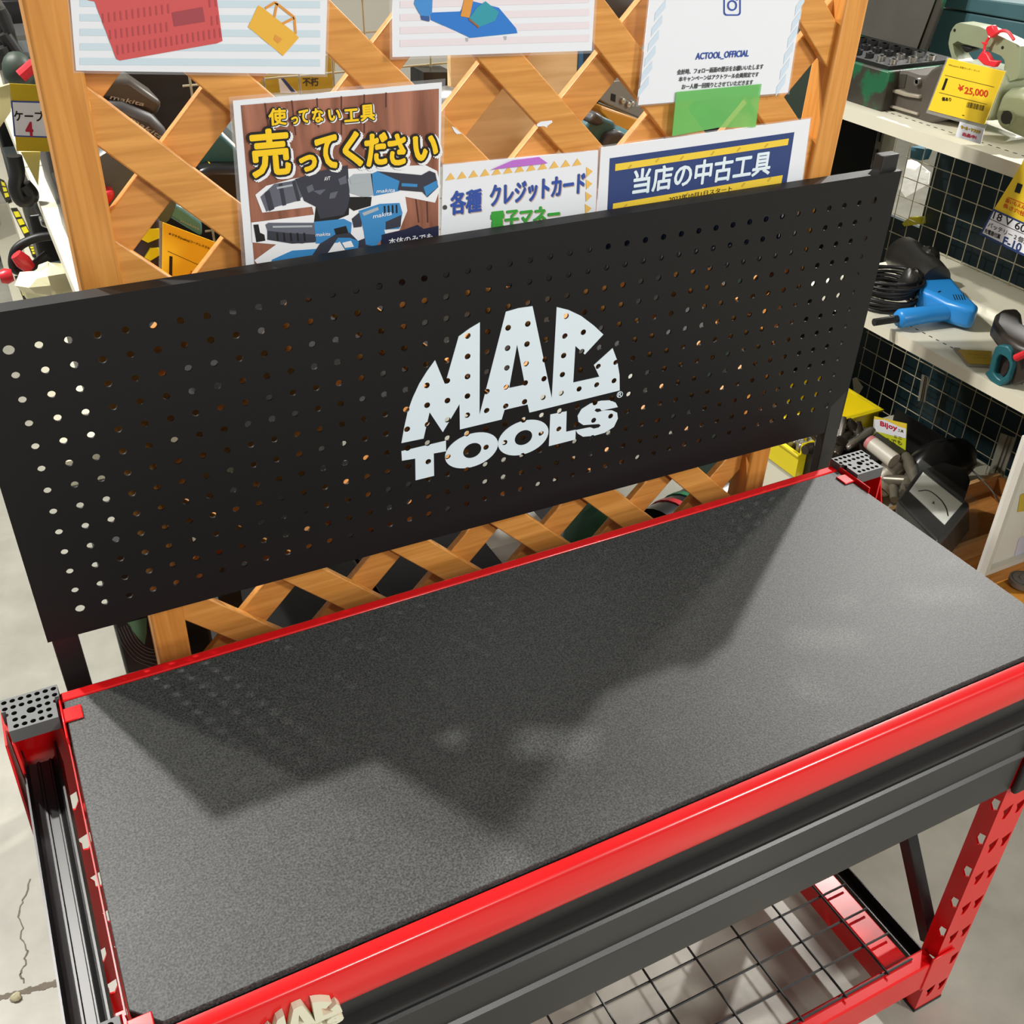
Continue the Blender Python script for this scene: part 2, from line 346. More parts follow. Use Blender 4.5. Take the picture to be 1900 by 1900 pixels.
# lower shelf
for y0, y1, fr in ((-.002, .024, 1), (.386, .412, 0)):
    b = MB().box(LX1, RX0, y0, y1, -.711, -.645).build('lower_beam', RED, bench, bevel=.003)
    if fr:
        m = MB(); m.box(RX0 - .012, RX0 + .033, -.004, -.0005, -.711, -.632); m.build('end_bracket', RED, b, bevel=.001)
        m = MB(); m.box(LX1 - .033, LX1 + .012, -.004, -.0005, -.711, -.632); m.build('end_bracket', RED, b, bevel=.001)
for sx, xi in ((1, 0), (-1, W)):
    X = lambda a: xi + sx * a
    MB().box(min(X(.028), X(.07)), max(X(.028), X(.07)), .024, .386, -.70, -.652).build('shelf_support', RED, bench, bevel=.002)
    q = [(-.037, -.70), (-.035, -.70), (-.035, -.72), (-.012, -.72), (-.012, -.70), (-.010, -.70), (-.010, -.725), (-.037, -.725)]
    if sx < 0: MB().prism([(X(a), .024, z) for a, z in q], (0, .362, 0)).build('lower_side_rail', BLK, bench)
    x = X(-.027)
    if sx < 0: MB().bar((x, .032, -.655), (x, .375, -.12), .022, .02, up=(1, 0, 0)).build('diagonal_brace', BLK, bench, bevel=.001)
m = MB()
for y in (.017, .065, .113, .162, .211, .26, .309, .358, .392): m.tube([(.03, y, -.6425), (1.018, y, -.6425)], .0019, 6)
for k in range(13):
    x = .966 - .0803 * k
    if x > .02: m.tube([(x, .012, -.6388), (x, .398, -.6388)], .0019, 6)
m.build('wire_deck', WIRE, bench)
# ------------------------------------------------------------------ pegboard on its two posts
BO = Vector((.0412, .4514, .37))
BM = Matrix(((0.999857, -0.015675, 0.006365), (0.015796, 0.999687, -0.019420), (-0.006059, 0.019518, 0.999791)))
def bw(x, z, y=0.0): return BO + BM @ Vector((x, y, z))
PT = .0254; NX, NZ = 42, 13
XL, XR = -.0397, 1.0795
ztop = lambda x: .0370 - .0030 * (x + .04) / 1.12
zbot = lambda x: -.3375 - .0160 * (x + .04) / 1.12
m = MB(); TH = .0022
def cell(x0, x1, z0a, z0b, z1a, z1b, cx, cz, r):
    # a sheet cell with a round hole, front and back skins and the hole's wall; z*a on the left side, z*b on the right
    n = 16; ring = []; out = []
    for j in range(n):
        a = 2 * math.pi * (j + .5) / n; ca, sa = math.cos(a), math.sin(a)
        ring.append((cx + r * ca, cz + r * sa))
        k = 1 / max(abs(ca), abs(sa)); ux, uz = ca * k, sa * k
        x = (x0 + x1) / 2 + ux * (x1 - x0) / 2; f = (x - x0) / (x1 - x0); lo = z0a + (z0b - z0a) * f; hi = z1a + (z1b - z1a) * f
        out.append((x, (lo + hi) / 2 + uz * (hi - lo) / 2))
    cs = {1: (x1, z1b), 5: (x0, z1a), 9: (x0, z0a), 13: (x1, z0b)}
    vs = []; fs = []
    for y in (0, TH): vs += [bw(a, b, y) for a, b in ring] + [bw(a, b, y) for a, b in out] + [bw(*cs[k], y) for k in (1, 5, 9, 13)]
    M = 2 * n + 4
    for j in range(n):
        k = (j + 1) % n
        fs.append((j, n + j, n + k, k)); fs.append((M + j, M + k, M + n + k, M + n + j)); fs.append((j, k, M + k, M + j))
    for i, j in enumerate((1, 5, 9, 13)): fs.append((n + j, 2 * n + i, n + (j + 1) % n)); fs.append((M + n + j, M + n + (j + 1) % n, M + 2 * n + i))
    m.add(vs, fs)
for i in range(NX):
    x0 = XL if i == 0 else (i - .5) * PT; x1 = XR if i == NX - 1 else (i + .5) * PT
    # the margins left of the first and right of the last column are plain sheet
    for j in range(NZ):
        if j == 0: h0, h1 = ztop(x0), ztop(x1)
        else: h0 = h1 = -(j - .5) * PT
        if j == NZ - 1: l0, l1 = zbot(x0), zbot(x1)
        else: l0 = l1 = -(j + .5) * PT
        corner = i in (0, NX - 1) and j in (0, NZ - 1)
        cell(x0, x1, l0, l1, h0, h1, i * PT, -j * PT, .0050 if corner else .0037)
def strip(a, b, c, d, y0, y1): m.prism([bw(*a, y0), bw(*b, y0), bw(*c, y0), bw(*d, y0)], BM @ Vector((0, y1 - y0, 0)))
e = .0018
strip((XL, ztop(XL) - e), (XR, ztop(XR) - e), (XR, ztop(XR)), (XL, ztop(XL)), .0002, .02)
strip((XL, zbot(XL)), (XR, zbot(XR)), (XR, zbot(XR) + e), (XL, zbot(XL) + e), .0002, .012)
strip((XL, zbot(XL)), (XL + e, zbot(XL)), (XL + e, ztop(XL)), (XL, ztop(XL)), .0002, .012)
strip((XR - e, zbot(XR)), (XR, zbot(XR)), (XR, ztop(XR)), (XR - e, ztop(XR)), .0002, .012)
peg = m.build('pegboard', mat('black_powder_coat_sheet', (21, 21, 21), .5, spec=.32, var=.04, bump=.04, bscale=1200), bench, smooth=0)
for x0, x1 in ((XL + .001, XL + .028), (XR - .031, XR - .004)):
    a0, a1 = bw(x0, 0).x, bw(x1, 0).x
    p = MB().box(a0, a1, .474, .489, -.25, .418).build('board_post', BLK, bench, bevel=.001)
    MB().box(a0 - .036 if x0 < .5 else a0 - .004, a1 + .004 if x0 < .5 else a1 + .002, .420, .443, -.09, -.036).build('post_bracket', DARKPL, bench, bevel=.002)
# lettering
zl = zp(640, 500, 2.96875)
bf = Face(BO, BM @ Vector((1, 0, 0)), BM @ Vector((0, 0, 1)))
def loc(a, b): h = bf.hit(*zl(a, b)) - BO; return (h.dot(bf.ex), h.dot(bf.ey))
MACO = [(310, 955), (325, 870), (345, 780), (372, 705), (408, 628), (448, 563), (495, 498), (550, 632), (625, 368), (682, 326), (742, 290), (740, 800), (885, 232), (955, 212), (1032, 201), (1138, 708), (1165, 206),
        (1230, 222), (1300, 255), (1370, 308), (1422, 357), (1320, 467), (1268, 420), (1256, 622), (1400, 590), (1370, 525), (1473, 432), (1498, 500), (1511, 580), (1512, 665), (1015, 787), (1005, 742), (878, 772), (862, 825), (632, 880), (630, 740), (538, 895), (465, 785), (450, 850), (432, 930)]
MACH = [(947, 412), (903, 652), (990, 634)]
def ell(cx, cy, a, b, n=40): return [(cx + a * math.cos(t), cy - .25 * a * math.cos(t) + b * math.sin(t)) for t in [2 * math.pi * k / n for k in range(n)]]
TT = [(310, 1000), (555, 942), (556, 1000), (488, 1012), (490, 1135), (388, 1160), (386, 1040), (313, 1052)]
LL = [(1130, 798), (1220, 780), (1217, 893), (1270, 882), (1268, 935), (1122, 972)]
SS = [(1502, 757), (1490, 733), (1460, 720), (1410, 722), (1350, 738), (1302, 768), (1280, 805), (1285, 838), (1312, 856), (1365, 852), (1398, 850), (1408, 859), (1396, 870), (1370, 876), (1350, 868), (1270, 884), (1281, 903), (1310, 920), (1370, 915), (1430, 898), (1480, 866), (1502, 820), (1498, 788), (1470, 775), (1425, 775), (1390, 786), (1373, 776), (1382, 765), (1403, 765), (1412, 776)]
LOGO = [[MACO, MACH], [TT], [ell(696, 995, 146, 92), ell(700, 996, 50, 40)], [ell(981, 925, 139, 92), ell(982, 925, 48, 40)], [LL], [SS], [ell(1513, 688, 17, 17), ell(1513, 688, 14, 14)]]
LOGO = [[[loc(*p) for p in poly] for poly in g] for g in LOGO]
def filled(groups, depth, fn, name, material, parent):
    # groups of outlines (the second of a group cuts a hole), filled and given a thickness; fn maps (x, z, height) into the world
    allm = MB()
    for g in groups:
        cu = bpy.data.curves.new('c', 'CURVE'); cu.dimensions = '2D'; cu.fill_mode = 'BOTH'; cu.extrude = .5
        for poly in g:
            sp = cu.splines.new('POLY'); sp.points.add(len(poly) - 1); sp.use_cyclic_u = True
            for i, (x, z) in enumerate(poly): sp.points[i].co = (x * 100, z * 100, 0, 1)
        o = bpy.data.objects.new('c', cu); COL.objects.link(o); dg = bpy.context.evaluated_depsgraph_get(); me = bpy.data.meshes.new_from_object(o.evaluated_get(dg))
        allm.add([fn(v.co.x / 100, v.co.y / 100, (v.co.z + .5) * depth) for v in me.vertices], [tuple(p.vertices) for p in me.polygons])
        bpy.data.objects.remove(o); bpy.data.curves.remove(cu); bpy.data.meshes.remove(me)
    o = allm.build(name, material, parent, smooth=0)
    bm = bmesh.new(); bm.from_mesh(o.data); bmesh.ops.remove_doubles(bm, verts=bm.verts, dist=1e-6); bmesh.ops.recalc_face_normals(bm, faces=bm.faces); bm.to_mesh(o.data); bm.free()
    return o
lg = filled(LOGO, .0005, lambda x, z, h: bw(x, z, -.0002 - h), 'logo_lettering', WHITE, peg)
cut = MB()
for i in range(12, 28):
    for j in range(0, 13): cut.cyl(bw(i * PT, -j * PT, -.01), bw(i * PT, -j * PT, .001), .0037, 14)
c = cut.build('cut', WHITE, None, smooth=0); md = lg.modifiers.new('h', 'BOOLEAN'); md.operation = 'DIFFERENCE'; md.object = c; md.solver = 'EXACT'; bake(lg, c)
lab(lg, 'white printed MAC TOOLS lettering')
m = MB(); rz = loc(1513, 688); bf.text(m, 'R', (rz[0] - .0028, rz[1] - .003), (rz[0] + .003, rz[1] - .003), .006, lift=.0008, bold=.02, pix=False); m.build('registered_mark', WHITE, peg, smooth=0)
# raised emblem on the front beam
yb = -.0172; pa, pb = at(548, 1856, 1, yb), at(633, 1888, 1, yb)
la, lb = loc(958, 205), loc(1512, 600); s = (pb.x - pa.x) / (lb[0] - la[0])
fnE = lambda x, z, h: Vector((pa.x + (x - la[0]) * s, yb - h, pa.z + (z - la[1]) * s))
em = filled(LOGO[:6], .007, fnE, 'emblem', CREAM, beam); lab(em, 'raised cream plastic MAC TOOLS emblem')
b = em.modifiers.new('bevel', 'BEVEL'); b.width = .0009; b.segments = 2; b.limit_method = 'ANGLE'; b.angle_limit = math.radians(40)
# ------------------------------------------------------------------ lattice screen behind the bench
LY = .50
WAX = ((0, 0, 0), (10, 10, 1.0))
WPOST = wood('orange_stained_post', (196, 130, 56), (220, 154, 76), ((0, 0, 0), (26, 26, 1.3)), 5.0)
R45 = math.radians(45)
WFR = wood('orange_stained_slat', (198, 134, 60), (226, 162, 84), ((0, R45, 0), (1.3, 26, 26)), 5.0)
WRE = wood('amber_stained_slat', (192, 128, 58), (218, 152, 78), ((0, -R45, 0), (1.3, 26, 26)), 5.0)
scr = thing('lattice_screen', 'orange-stained wooden lattice screen standing behind the workbench pegboard', 'screen', (.57, LY + .02, FL))
def post(xb, xt, wd):
    zb, zt = FL, .86; f = lambda z, k: xb + (xt - xb) * (z + .03) / .63 + k
    m = MB(); z0, z1 = zb, zt
    m.prism([(f(z0, -wd / 2), LY - .008, z0), (f(z0, wd / 2), LY - .008, z0), (f(z1, wd / 2), LY - .008, z1), (f(z1, -wd / 2), LY - .008, z1)], (0, .038, 0))
    return m.build('post', WPOST, scr, bevel=.0035, seg=2)
post(.1255, .1385, .038); post(.988, 1.0145, .036)
def clip(poly, fn):
    out = []
    for i in range(len(poly)):
        a, b = poly[i], poly[(i + 1) % len(poly)]; fa, fb = fn(a), fn(b)
        if fa >= 0: out.append(a)
        if fa * fb < 0: t = fa / (fa - fb); out.append((a[0] + (b[0] - a[0]) * t, a[1] + (b[1] - a[1]) * t))
    return out
def slats(c0, pitch, wd, sg, y, mtl, name):
    m = MB()
    for k in range(-12, 14):
        c = c0 + pitch * k
        # x + sg * z runs from c - wd to c
        quad = [(c - wd - sg * 2, 2), (c - sg * 2, 2), (c + sg * 2, -2), (c - wd + sg * 2, -2)]
        for fn in (lambda p: p[1] - (FL + .04), lambda p: .84 - p[1], lambda p: p[0] - (.136 + .018 * (p[1] - .3)), lambda p: (1.003 + .042 * (p[1] - .3)) - p[0]):
            quad = clip(quad, fn)
            if not quad: break
        if len(quad) > 2: m.prism([(a, y, b) for a, b in quad], (0, .0115, 0))
    return m.build(name, mtl, scr, bevel=.0016, seg=2)
slats(.4535, .1398, .0525, 1, LY, WFR, 'front_slats')
slats(-.3055 , .1405, -.054, -1, LY + .0122, WRE, 'rear_slats')
# ------------------------------------------------------------------ notices taped to the screen
PY = LY - .0095
PAPER = mat('white_paper', (232, 236, 242), .45, var=.01)
FILM = mat('clear_laminate', (235, 238, 240), .12, var=.0, alpha=.10)
INK = lambda n, c: mat('ink_' + n, c, .45, var=.02)
YEL, NAVY, BLUE, BLACK, GREEN, GREY, RDD, SKY, PINK = (INK('yellow', (250, 206, 20)), INK('navy', (46, 66, 120)), INK('blue', (48, 80, 165)), INK('black', (18, 17, 16)), INK('green', (60, 165, 60)), INK('grey', (70, 72, 74)), INK('red', (206, 84, 84)), INK('pale_blue', (205, 222, 236)), INK('pale_pink', (232, 222, 228)))
PF = Face((0, PY, 0), (1, 0, 0), (0, 0, 1))
def sheet(name, label, px, film=5, lean=0.0, cat='sign'):
    # a sheet of paper on the screen: corners given in the photograph, real plane and thickness
    P = [PF.hit(*p) for p in px]; c = sum(P, Vector()) / len(P)
    t = thing(name, label, cat, (c.x, PY, min(p.z for p in P)))
    MB().prism(P, (0, .0012, 0)).build('paper', PAPER, t, smooth=0)
    if film:
        cx = sum(p[0] for p in px) / len(px); cy = sum(p[1] for p in px) / len(px)
        Q = [PF.hit(p[0] + math.copysign(film, p[0] - cx), p[1] + math.copysign(film, p[1] - cy)) for p in px]
        MB().prism([q + Vector((0, .0004, 0)) for q in Q], (0, .0006, 0)).build('laminate_edge', FILM, t, smooth=0)
    return t
def quadpx(face, mb, px, m=0, lift=.0004): face.poly(mb, px, m, lift)
def ext(a, b, v): return a[0] + (b[0] - a[0]) * (v - a[1]) / (b[1] - a[1])
# 1: shopping basket notice
z = zp(0, 0, 2.96875)
t = sheet('basket_notice', 'white laminated notice with a red shopping basket picture, top left of the screen', [(118, -150), (612, -150), (603, 138), (141, 131)])
m = MB()
for k in range(6):
    y0 = -28 + k * 27
    PF.poly(m, [(148, y0), (594, y0 + 3), (594, y0 + 16), (148, y0 + 13)], 0, .0003)
m.build('striped_ground', INK('ice_blue', (203, 221, 232)), t, smooth=0)
m = MB()
PF.poly(m, [z(480, 0), z(545, -200), z(1230, -240), z(1195, 0), z(1225, 225), z(1195, 238), z(660, 333), z(640, 325), z(520, 8)], 0, .0006)
rows = [((560, 100), (1180, 10), -1), ((600, 190), (1190, 110), -1), ((640, 275), (1205, 180), -1)]
for (a, b, _) in rows:
    for k in range(20):
        f = k / 19; u, v = a[0] + (b[0] - a[0]) * f, a[1] + (b[1] - a[1]) * f
        if 930 < u < 1130 and v < 160: continue
        PF.poly(m, [z(u, v - 26), z(u + 9, v - 27), z(u + 13, v + 24), z(u + 4, v + 25)], 1, .0009)
PF.poly(m, [z(945, 68), z(1115, 38), z(1128, 118), z(958, 145)], 2, .0009)
m.build('basket_picture', [RDD, INK('dark_red', (176, 70, 76)), INK('maroon', (160, 66, 74))], t, smooth=0)
m = MB()
PF.poly(m, [z(1422, 28), z(1450, 45), z(1622, 180), z(1645, 208), z(1558, 307), z(1365, 148)], 0, .0006)
for a, b in (((1460, 45), (1515, 12)), ((1515, 12), (1620, 95)), ((1620, 95), (1628, 185)), ((1525, 18), (1510, 95)), ((1618, 98), (1555, 130))):
    a, b = PF.hit(*z(*a)), PF.hit(*z(*b)); d = (b - a).normalized().cross(Vector((0, 1, 0))) * .0011
    m.add([a - d - Vector((0, .0007, 0)), b - d - Vector((0, .0007, 0)), b + d - Vector((0, .0007, 0)), a + d - Vector((0, .0007, 0))], [(0, 1, 2, 3)], 1)
PF.poly(m, [z(1515, 190), z(1555, 215), z(1530, 238), z(1505, 215)], 1, .0009)
m.build('small_basket_picture', [INK('amber', (234, 180, 62)), INK('orange', (222, 150, 62))], t, smooth=0)
# 2: cart notice
z = zp(480, 0, 4.5238)
t = sheet('cart_notice', 'white laminated notice with a blue flat cart picture, top middle of the screen', [(727, -150), (1112, -150), (1098, 94), (729, 106)])
m = MB()
for k in range(4): PF.poly(m, [(742, 2 + 24 * k), (1094, -8 + 24 * k), (1093, 5 + 24 * k), (742, 15 + 24 * k)], 0, .0003)
m.build('striped_ground', PINK, t, smooth=0)
m = MB(); q = zp(800, 60, 4.318)
PF.poly(m, [z(1435, 105), z(1690, 95), (868, 0), (925, 14), (957, 52), q(690, 5), q(300, 45), z(1770, 315), z(1720, 290), z(1440, 165)], 0, .0006)
PF.poly(m, [z(1300, 30), z(1330, -80), z(1460, -80), z(1452, 110), z(1425, 140), z(1360, 135)], 1, .0008)
PF.poly(m, [z(1355, 130), z(1432, 135), z(1432, 180), z(1362, 165)], 2, .0009)
PF.poly(m, [z(1690, 135), z(1730, -40), z(1805, -40), z(1765, 148)], 3, .0011)
PF.poly(m, [z(1765, 150), z(1830, 60), (900, 2), (925, 22), (918, 38), z(1850, 225)], 4, .0010)
PF.poly(m, [z(1762, 150), z(1848, 218), z(1842, 236), z(1758, 165)], 5, .0012)
for a in ((820, 37), (866, 72), (937, 69)): PF.poly(m, [(a[0] - 3, a[1] - 2), (a[0] + 3, a[1] - 2), (a[0] + 2, a[1] + 5), (a[0] - 2, a[1] + 5)], 6, .0005)
m.build('cart_picture', [INK('cart_blue', (40, 120, 205)), INK('light_cart_blue', (64, 140, 210)), INK('deep_blue', (50, 90, 150)), INK('orange', (222, 150, 62)), INK('teal', (46, 152, 170)), INK('brown', (150, 100, 60)), INK('silver_grey', (176, 180, 190))], t, smooth=0)
# 3: campaign notice (its square code is not reproduced)
z = zp(1000, 0, 3.5185)
t = sheet('campaign_notice', 'white laminated campaign notice with blue lettering, top right of the screen', [(1222, -150), (1512, -150), (1462, 172), (1184, 195)], film=3)
for uu, vv, du, dv, ws in ((818, 20, -22, 100, ((-60, 65), (10, -25), (8, 30), (-66, 120))), (1735, -20, -25, 105, ((-58, 60), (4, -25), (-4, 35), (-66, 125)))):
    m = MB()
    for k in range(6): PF.poly(m, [z(uu + du * k + a, vv + dv * k + b) for a, b in ws], 0, .0003)
    m.build('pale_stripes', SKY, t, smooth=0)
m = MB()
PF.text(m, 'ACTOOL_OFFICIAL', z(1020, 395), z(1364, 374), 13.5, 0, bold=.035)
for i, (s, a, b, h) in enumerate((('会計時、フォロー画面の提示をお願いいたします', (900, 488), (1460, 450), 9.5), ('本キャンペーンはアクトツール会員限定です', (910, 533), (1430, 500), 9), ('お一人様一回限りとさせていただきます', (930, 583), (1393, 551), 9))):
    PF.text(m, s, z(*a), z(*b), h, 1, bold=.03)
m.build('lettering', [BLUE, GREY], t, smooth=0)
m = MB()
def rrect(cx, cy, a, b, r, n=5):
    out = []
    for sx, sy, t0 in ((1, 1, 0), (-1, 1, 90), (-1, -1, 180), (1, -1, 270)):
        for k in range(n + 1):
            th = math.radians(t0 + 90 * k / n); out.append((cx + sx * (a - r) + r * math.cos(th), cy + sy * (b - r) + r * math.sin(th)))
    return out
def ringpoly(face, mb, outer, inner, m=0, lift=.0006):
    A = [face.hit(*p) + face.n * lift for p in outer]; B = [face.hit(*p) + face.n * lift for p in inner]; n = len(A)
    mb.add(A + B, [(i, (i + 1) % n, n + (i + 1) % n, n + i) for i in range(n)], m)
cxp, cyp = z(1260, 35)
ringpoly(PF, m, rrect(cxp, cyp, 16, 19, 6), rrect(cxp, cyp, 13.5, 16.5, 5))
ringpoly(PF, m, rrect(cxp, cyp, 9, 10, 9), rrect(cxp, cyp, 6, 7, 6))
PF.poly(m, rrect(cxp + 9, cyp - 11, 2, 2, 2), 0, .0006)
m.build('emblem', BLUE, t, smooth=0)
# green tape below it
GT = mat('green_tape', (120, 205, 112), .25, var=.05, alpha=.62)
P = [PF.hit(*p) - Vector((0, .0022, 0)) for p in ((1253, 170), (1411, 155), (1400, 235), (1330, 236), (1245, 252))]
tag(MB().prism(P, (0, .0005, 0)).build('green_tape', GT, smooth=0), 'strip of translucent green tape under the campaign notice', 'tape')
# 4: navy used-tools notice
t = sheet('used_tool_notice', 'white laminated notice with a navy block and two yellow bars, lower right of the screen', [(1115, 274), (1504, 220), (1470, 480), (1100, 520)], film=3)
m = MB()
PF.poly(m, [z(462, 1033), z(1667, 862), z(1560, 1560), z(430, 1700)], 0, .0003)
PF.poly(m, [z(497, 1070), z(1630, 903), z(1622, 946), z(495, 1115)], 1, .0007)
PF.poly(m, [z(482, 1328), z(1590, 1142), z(1580, 1195), z(478, 1372)], 1, .0007)
for a in ((590, 1088), (770, 1045), (930, 1030), (1130, 1000), (1300, 975), (1480, 950), (560, 1345), (960, 1270), (1330, 1205), (1500, 1170)):
    PF.poly(m, [z(a[0] - 14, a[1] + 10), z(a[0] + 8, a[1] - 16), z(a[0] + 16, a[1] - 10), z(a[0] - 4, a[1] + 14)], 3, .0009)
PF.text(m, '当店の中古工具', z(608, 1268), z(1498, 1133), 43, 2, lift=.0011, bold=.03)
PF.text(m, '2023年10月1日スタート', z(845, 1318), z(1255, 1245), 9.5, 4, lift=.0011, bold=.008)
m.build('printed_block', [NAVY, INK('bar_yellow', (240, 206, 66)), WHITE, INK('ochre', (206, 172, 60)), BLACK], t, smooth=0)
# 5: payment notice
z = zp(420, 140, 2.7143)
t = sheet('payment_notice', 'white notice with blue and green lettering and orange zigzag border, lower middle of the screen', [(822, 306), (1110, 279), (1100, 520), (815, 540)], film=2)
m = MB(); TR = INK('zigzag_orange', (236, 190, 100))
for k in range(12):
    u = 1125 + 58 * k; v = 515 - 6.7 * (u - 1125) / 58 * .98
    PF.poly(m, [z(u - 22, v + 14), z(u + 26, v + 6), z(u + 4, v - 26)], 0, .0005)
for k in range(6): PF.poly(m, [z(1812 - 2 * k, 460 + 62 * k), z(1845 - 2 * k, 482 + 62 * k), z(1814 - 2 * k, 512 + 62 * k)], 0, .0005)
m.build('zigzag_border', TR, t, smooth=0)
m = MB(); SH = INK('shadow_ochre', (196, 170, 150))
for s, a, b, h, mm in (('各種', (1130, 700), (1280, 682), 42, 0), ('クレジットカード', (1330, 660), (1800, 590), 38, 0), ('電子マネー', (1330, 782), (1672, 742), 34, 1)):
    PF.text(m, s, z(a[0] + 5, a[1] + 5), z(b[0] + 5, b[1] + 5), h, 2, lift=.0005, bold=.035)
    PF.text(m, s, z(*a), z(*b), h, mm, lift=.0009, bold=.035)
PF.poly(m, [(z(1100, 663)[0] + 4 * math.cos(k), z(1100, 663)[1] + 4.5 * math.sin(k)) for k in [j * .6283 for j in range(10)]], 3, .0009)
m.build('lettering', [BLUE, GREEN, SH, GREY], t, smooth=0)
P = [PF.hit(*z(*p)) - Vector((0, .002, 0)) for p in ((1330, 472), (1440, 425), (1570, 408), (1615, 440), (1390, 465))]
tag(MB().prism(P, (0, .0004, 0)).build('purple_tape', mat('purple_tape', (190, 112, 208), .4), smooth=0), 'torn strip of purple tape along the payment notice top edge', 'tape')
# 6: tool buying poster (its mascot is left out)
BRICK = wood('printed_planks', (122, 74, 56), (176, 116, 92), ((0, 0, 0), (16, 16, 1.6)), 4.0, .45, knots=False)
t = sheet('buying_poster', 'laminated poster with yellow brush lettering over brown planks, left of the screen', [(432, 187), (820, 153), (812, 540), (462, 560)], film=7)
m = MB()
PF.poly(m, [z(72, 150), z(1070, 66), z(1066, 1050), z(150, 1050)], 0, .0003)
for a, b in (((190, 138), (240, 500)), ((325, 125), (345, 300)), ((452, 114), (460, 260)), ((575, 104), (575, 300)), ((690, 95), (690, 290)), ((800, 85), (800, 160)), ((950, 620), (965, 740)), ((1005, 610), (1010, 740)), ((225, 880), (235, 960))):
    PF.poly(m, [z(a[0], a[1]), z(a[0] + 7, a[1]), z(b[0] + 7, b[1]), z(b[0], b[1])], 1, .0005)
m.build('plank_print', [BRICK, INK('plank_gap', (84, 46, 36))], t, smooth=0)
WH = INK('sticker_white', (236, 238, 242)); DKG = INK('tool_charcoal', (52, 54, 66)); MIDG = INK('tool_grey', (96, 98, 112)); TB = INK('tool_blue', (56, 136, 196)); LG = INK('tool_silver', (170, 178, 184))
m = MB()
PF.poly(m, [z(145, 600), z(200, 555), z(330, 520), z(600, 470), z(1000, 450), z(1060, 480), z(1078, 560), z(1050, 640), z(900, 610), z(910, 680), z(870, 780), z(780, 800), z(690, 860), z(670, 900), z(420, 960), z(180, 980), z(140, 930), z(250, 850), z(130, 840), z(125, 740), z(440, 700), z(430, 660), z(180, 690)], 0, .0007)
m.build('white_cutout', WH, t, smooth=0)
m = MB()
# hammer drill
PF.poly(m, [z(170, 610), z(215, 568), z(240, 545), z(330, 530), z(400, 500), z(400, 590), z(360, 630), z(250, 660), z(200, 685)], 1, .0010)
PF.poly(m, [z(345, 520), z(470, 480), z(610, 450), z(620, 640), z(590, 700), z(470, 720), z(450, 660), z(390, 630)], 0, .0012)
PF.poly(m, [z(450, 650), z(620, 600), z(615, 700), z(520, 740), z(440, 740)], 2, .0011)
PF.poly(m, [z(435, 580), z(500, 570), z(470, 600)], 1, .0014)
# angle grinder
PF.poly(m, [z(610, 520), z(640, 495), z(730, 490), z(740, 600), z(700, 615), z(620, 590)], 4, .0013)
PF.poly(m, [z(620, 610), z(730, 610), z(725, 655), z(640, 680), z(610, 660)], 2, .0013)
PF.poly(m, [z(725, 495), z(760, 480), z(870, 505), z(870, 580), z(740, 605)], 3, .0013)
PF.poly(m, [z(755, 480), z(980, 500), z(1020, 478), z(1050, 490), z(1065, 560), z(1010, 612), z(985, 585), z(860, 575), z(870, 530)], 0, .0014)
PF.poly(m, [z(990, 560), z(1060, 525), z(1062, 560), z(1005, 608)], 3, .0015)
PF.poly(m, [z(880, 540), z(960, 545), z(958, 560), z(880, 556)], 3, .0015)
# impact driver
PF.poly(m, [z(630, 720), z(665, 690), z(680, 700), z(680, 760), z(640, 765)], 0, .0012)
PF.poly(m, [z(665, 680), z(770, 645), z(870, 640), z(885, 690), z(870, 770), z(780, 775), z(690, 780)], 3, .0013)
PF.poly(m, [z(800, 735), z(880, 700), z(875, 760), z(800, 775)], 0, .0014)
PF.poly(m, [z(690, 780), z(790, 765), z(800, 800), z(750, 860), z(700, 850)], 3, .0012)
PF.poly(m, [z(640, 840), z(740, 800), z(740, 870), z(650, 870)], 0, .0011)
# reciprocating saw
PF.poly(m, [z(135, 750), z(160, 748), z(168, 790), z(190, 800), z(195, 830), z(150, 838)], 2, .0012)
PF.poly(m, [z(195, 750), z(210, 740), z(440, 740), z(450, 830), z(380, 845), z(220, 825)], 1, .0012)
PF.poly(m, [z(205, 780), z(300, 790), z(450, 800), z(448, 838), z(330, 845), z(205, 825)], 0, .0013)
PF.poly(m, [z(440, 735), z(590, 720), z(630, 740), z(625, 800), z(560, 840), z(450, 845)], 3, .0012)
PF.poly(m, [z(470, 845), z(560, 790), z(620, 790), z(660, 830), z(620, 815), z(560, 815), z(500, 905), z(430, 905)], 0, .0014)
PF.poly(m, [z(560, 815), z(625, 800), z(665, 835), z(660, 880), z(600, 880)], 3, .0013)
PF.poly(m, [z(230, 925), z(330, 880), z(470, 870), z(440, 910), z(300, 940), z(220, 950)], 3, .0012)
for a in (((190, 590), (215, 575), (240, 670), (215, 682)), ((262, 545), (280, 540), (300, 650), (282, 655)), ((330, 532), (345, 528), (372, 628), (356, 632))): PF.poly(m, [z(*p) for p in a], 0, .0014)
for a in (((250, 560), (330, 545), (332, 555), (252, 570)), ((620, 520), (720, 505), (722, 530), (625, 545)), ((680, 690), (760, 660), (765, 675), (690, 705)), ((230, 755), (430, 752), (430, 762), (232, 765))): PF.poly(m, [z(*p) for p in a], 4, .0016)
for k in range(5): PF.poly(m, [z(250 + 34 * k, 790), z(258 + 34 * k, 790), z(262 + 34 * k, 832), z(254 + 34 * k, 832)], 2, .0016)
for k in range(4): PF.poly(m, [z(790 + 20 * k, 655 - 2 * k), z(798 + 20 * k, 654 - 2 * k), z(800 + 20 * k, 690), z(792 + 20 * k, 692)], 2, .0016)
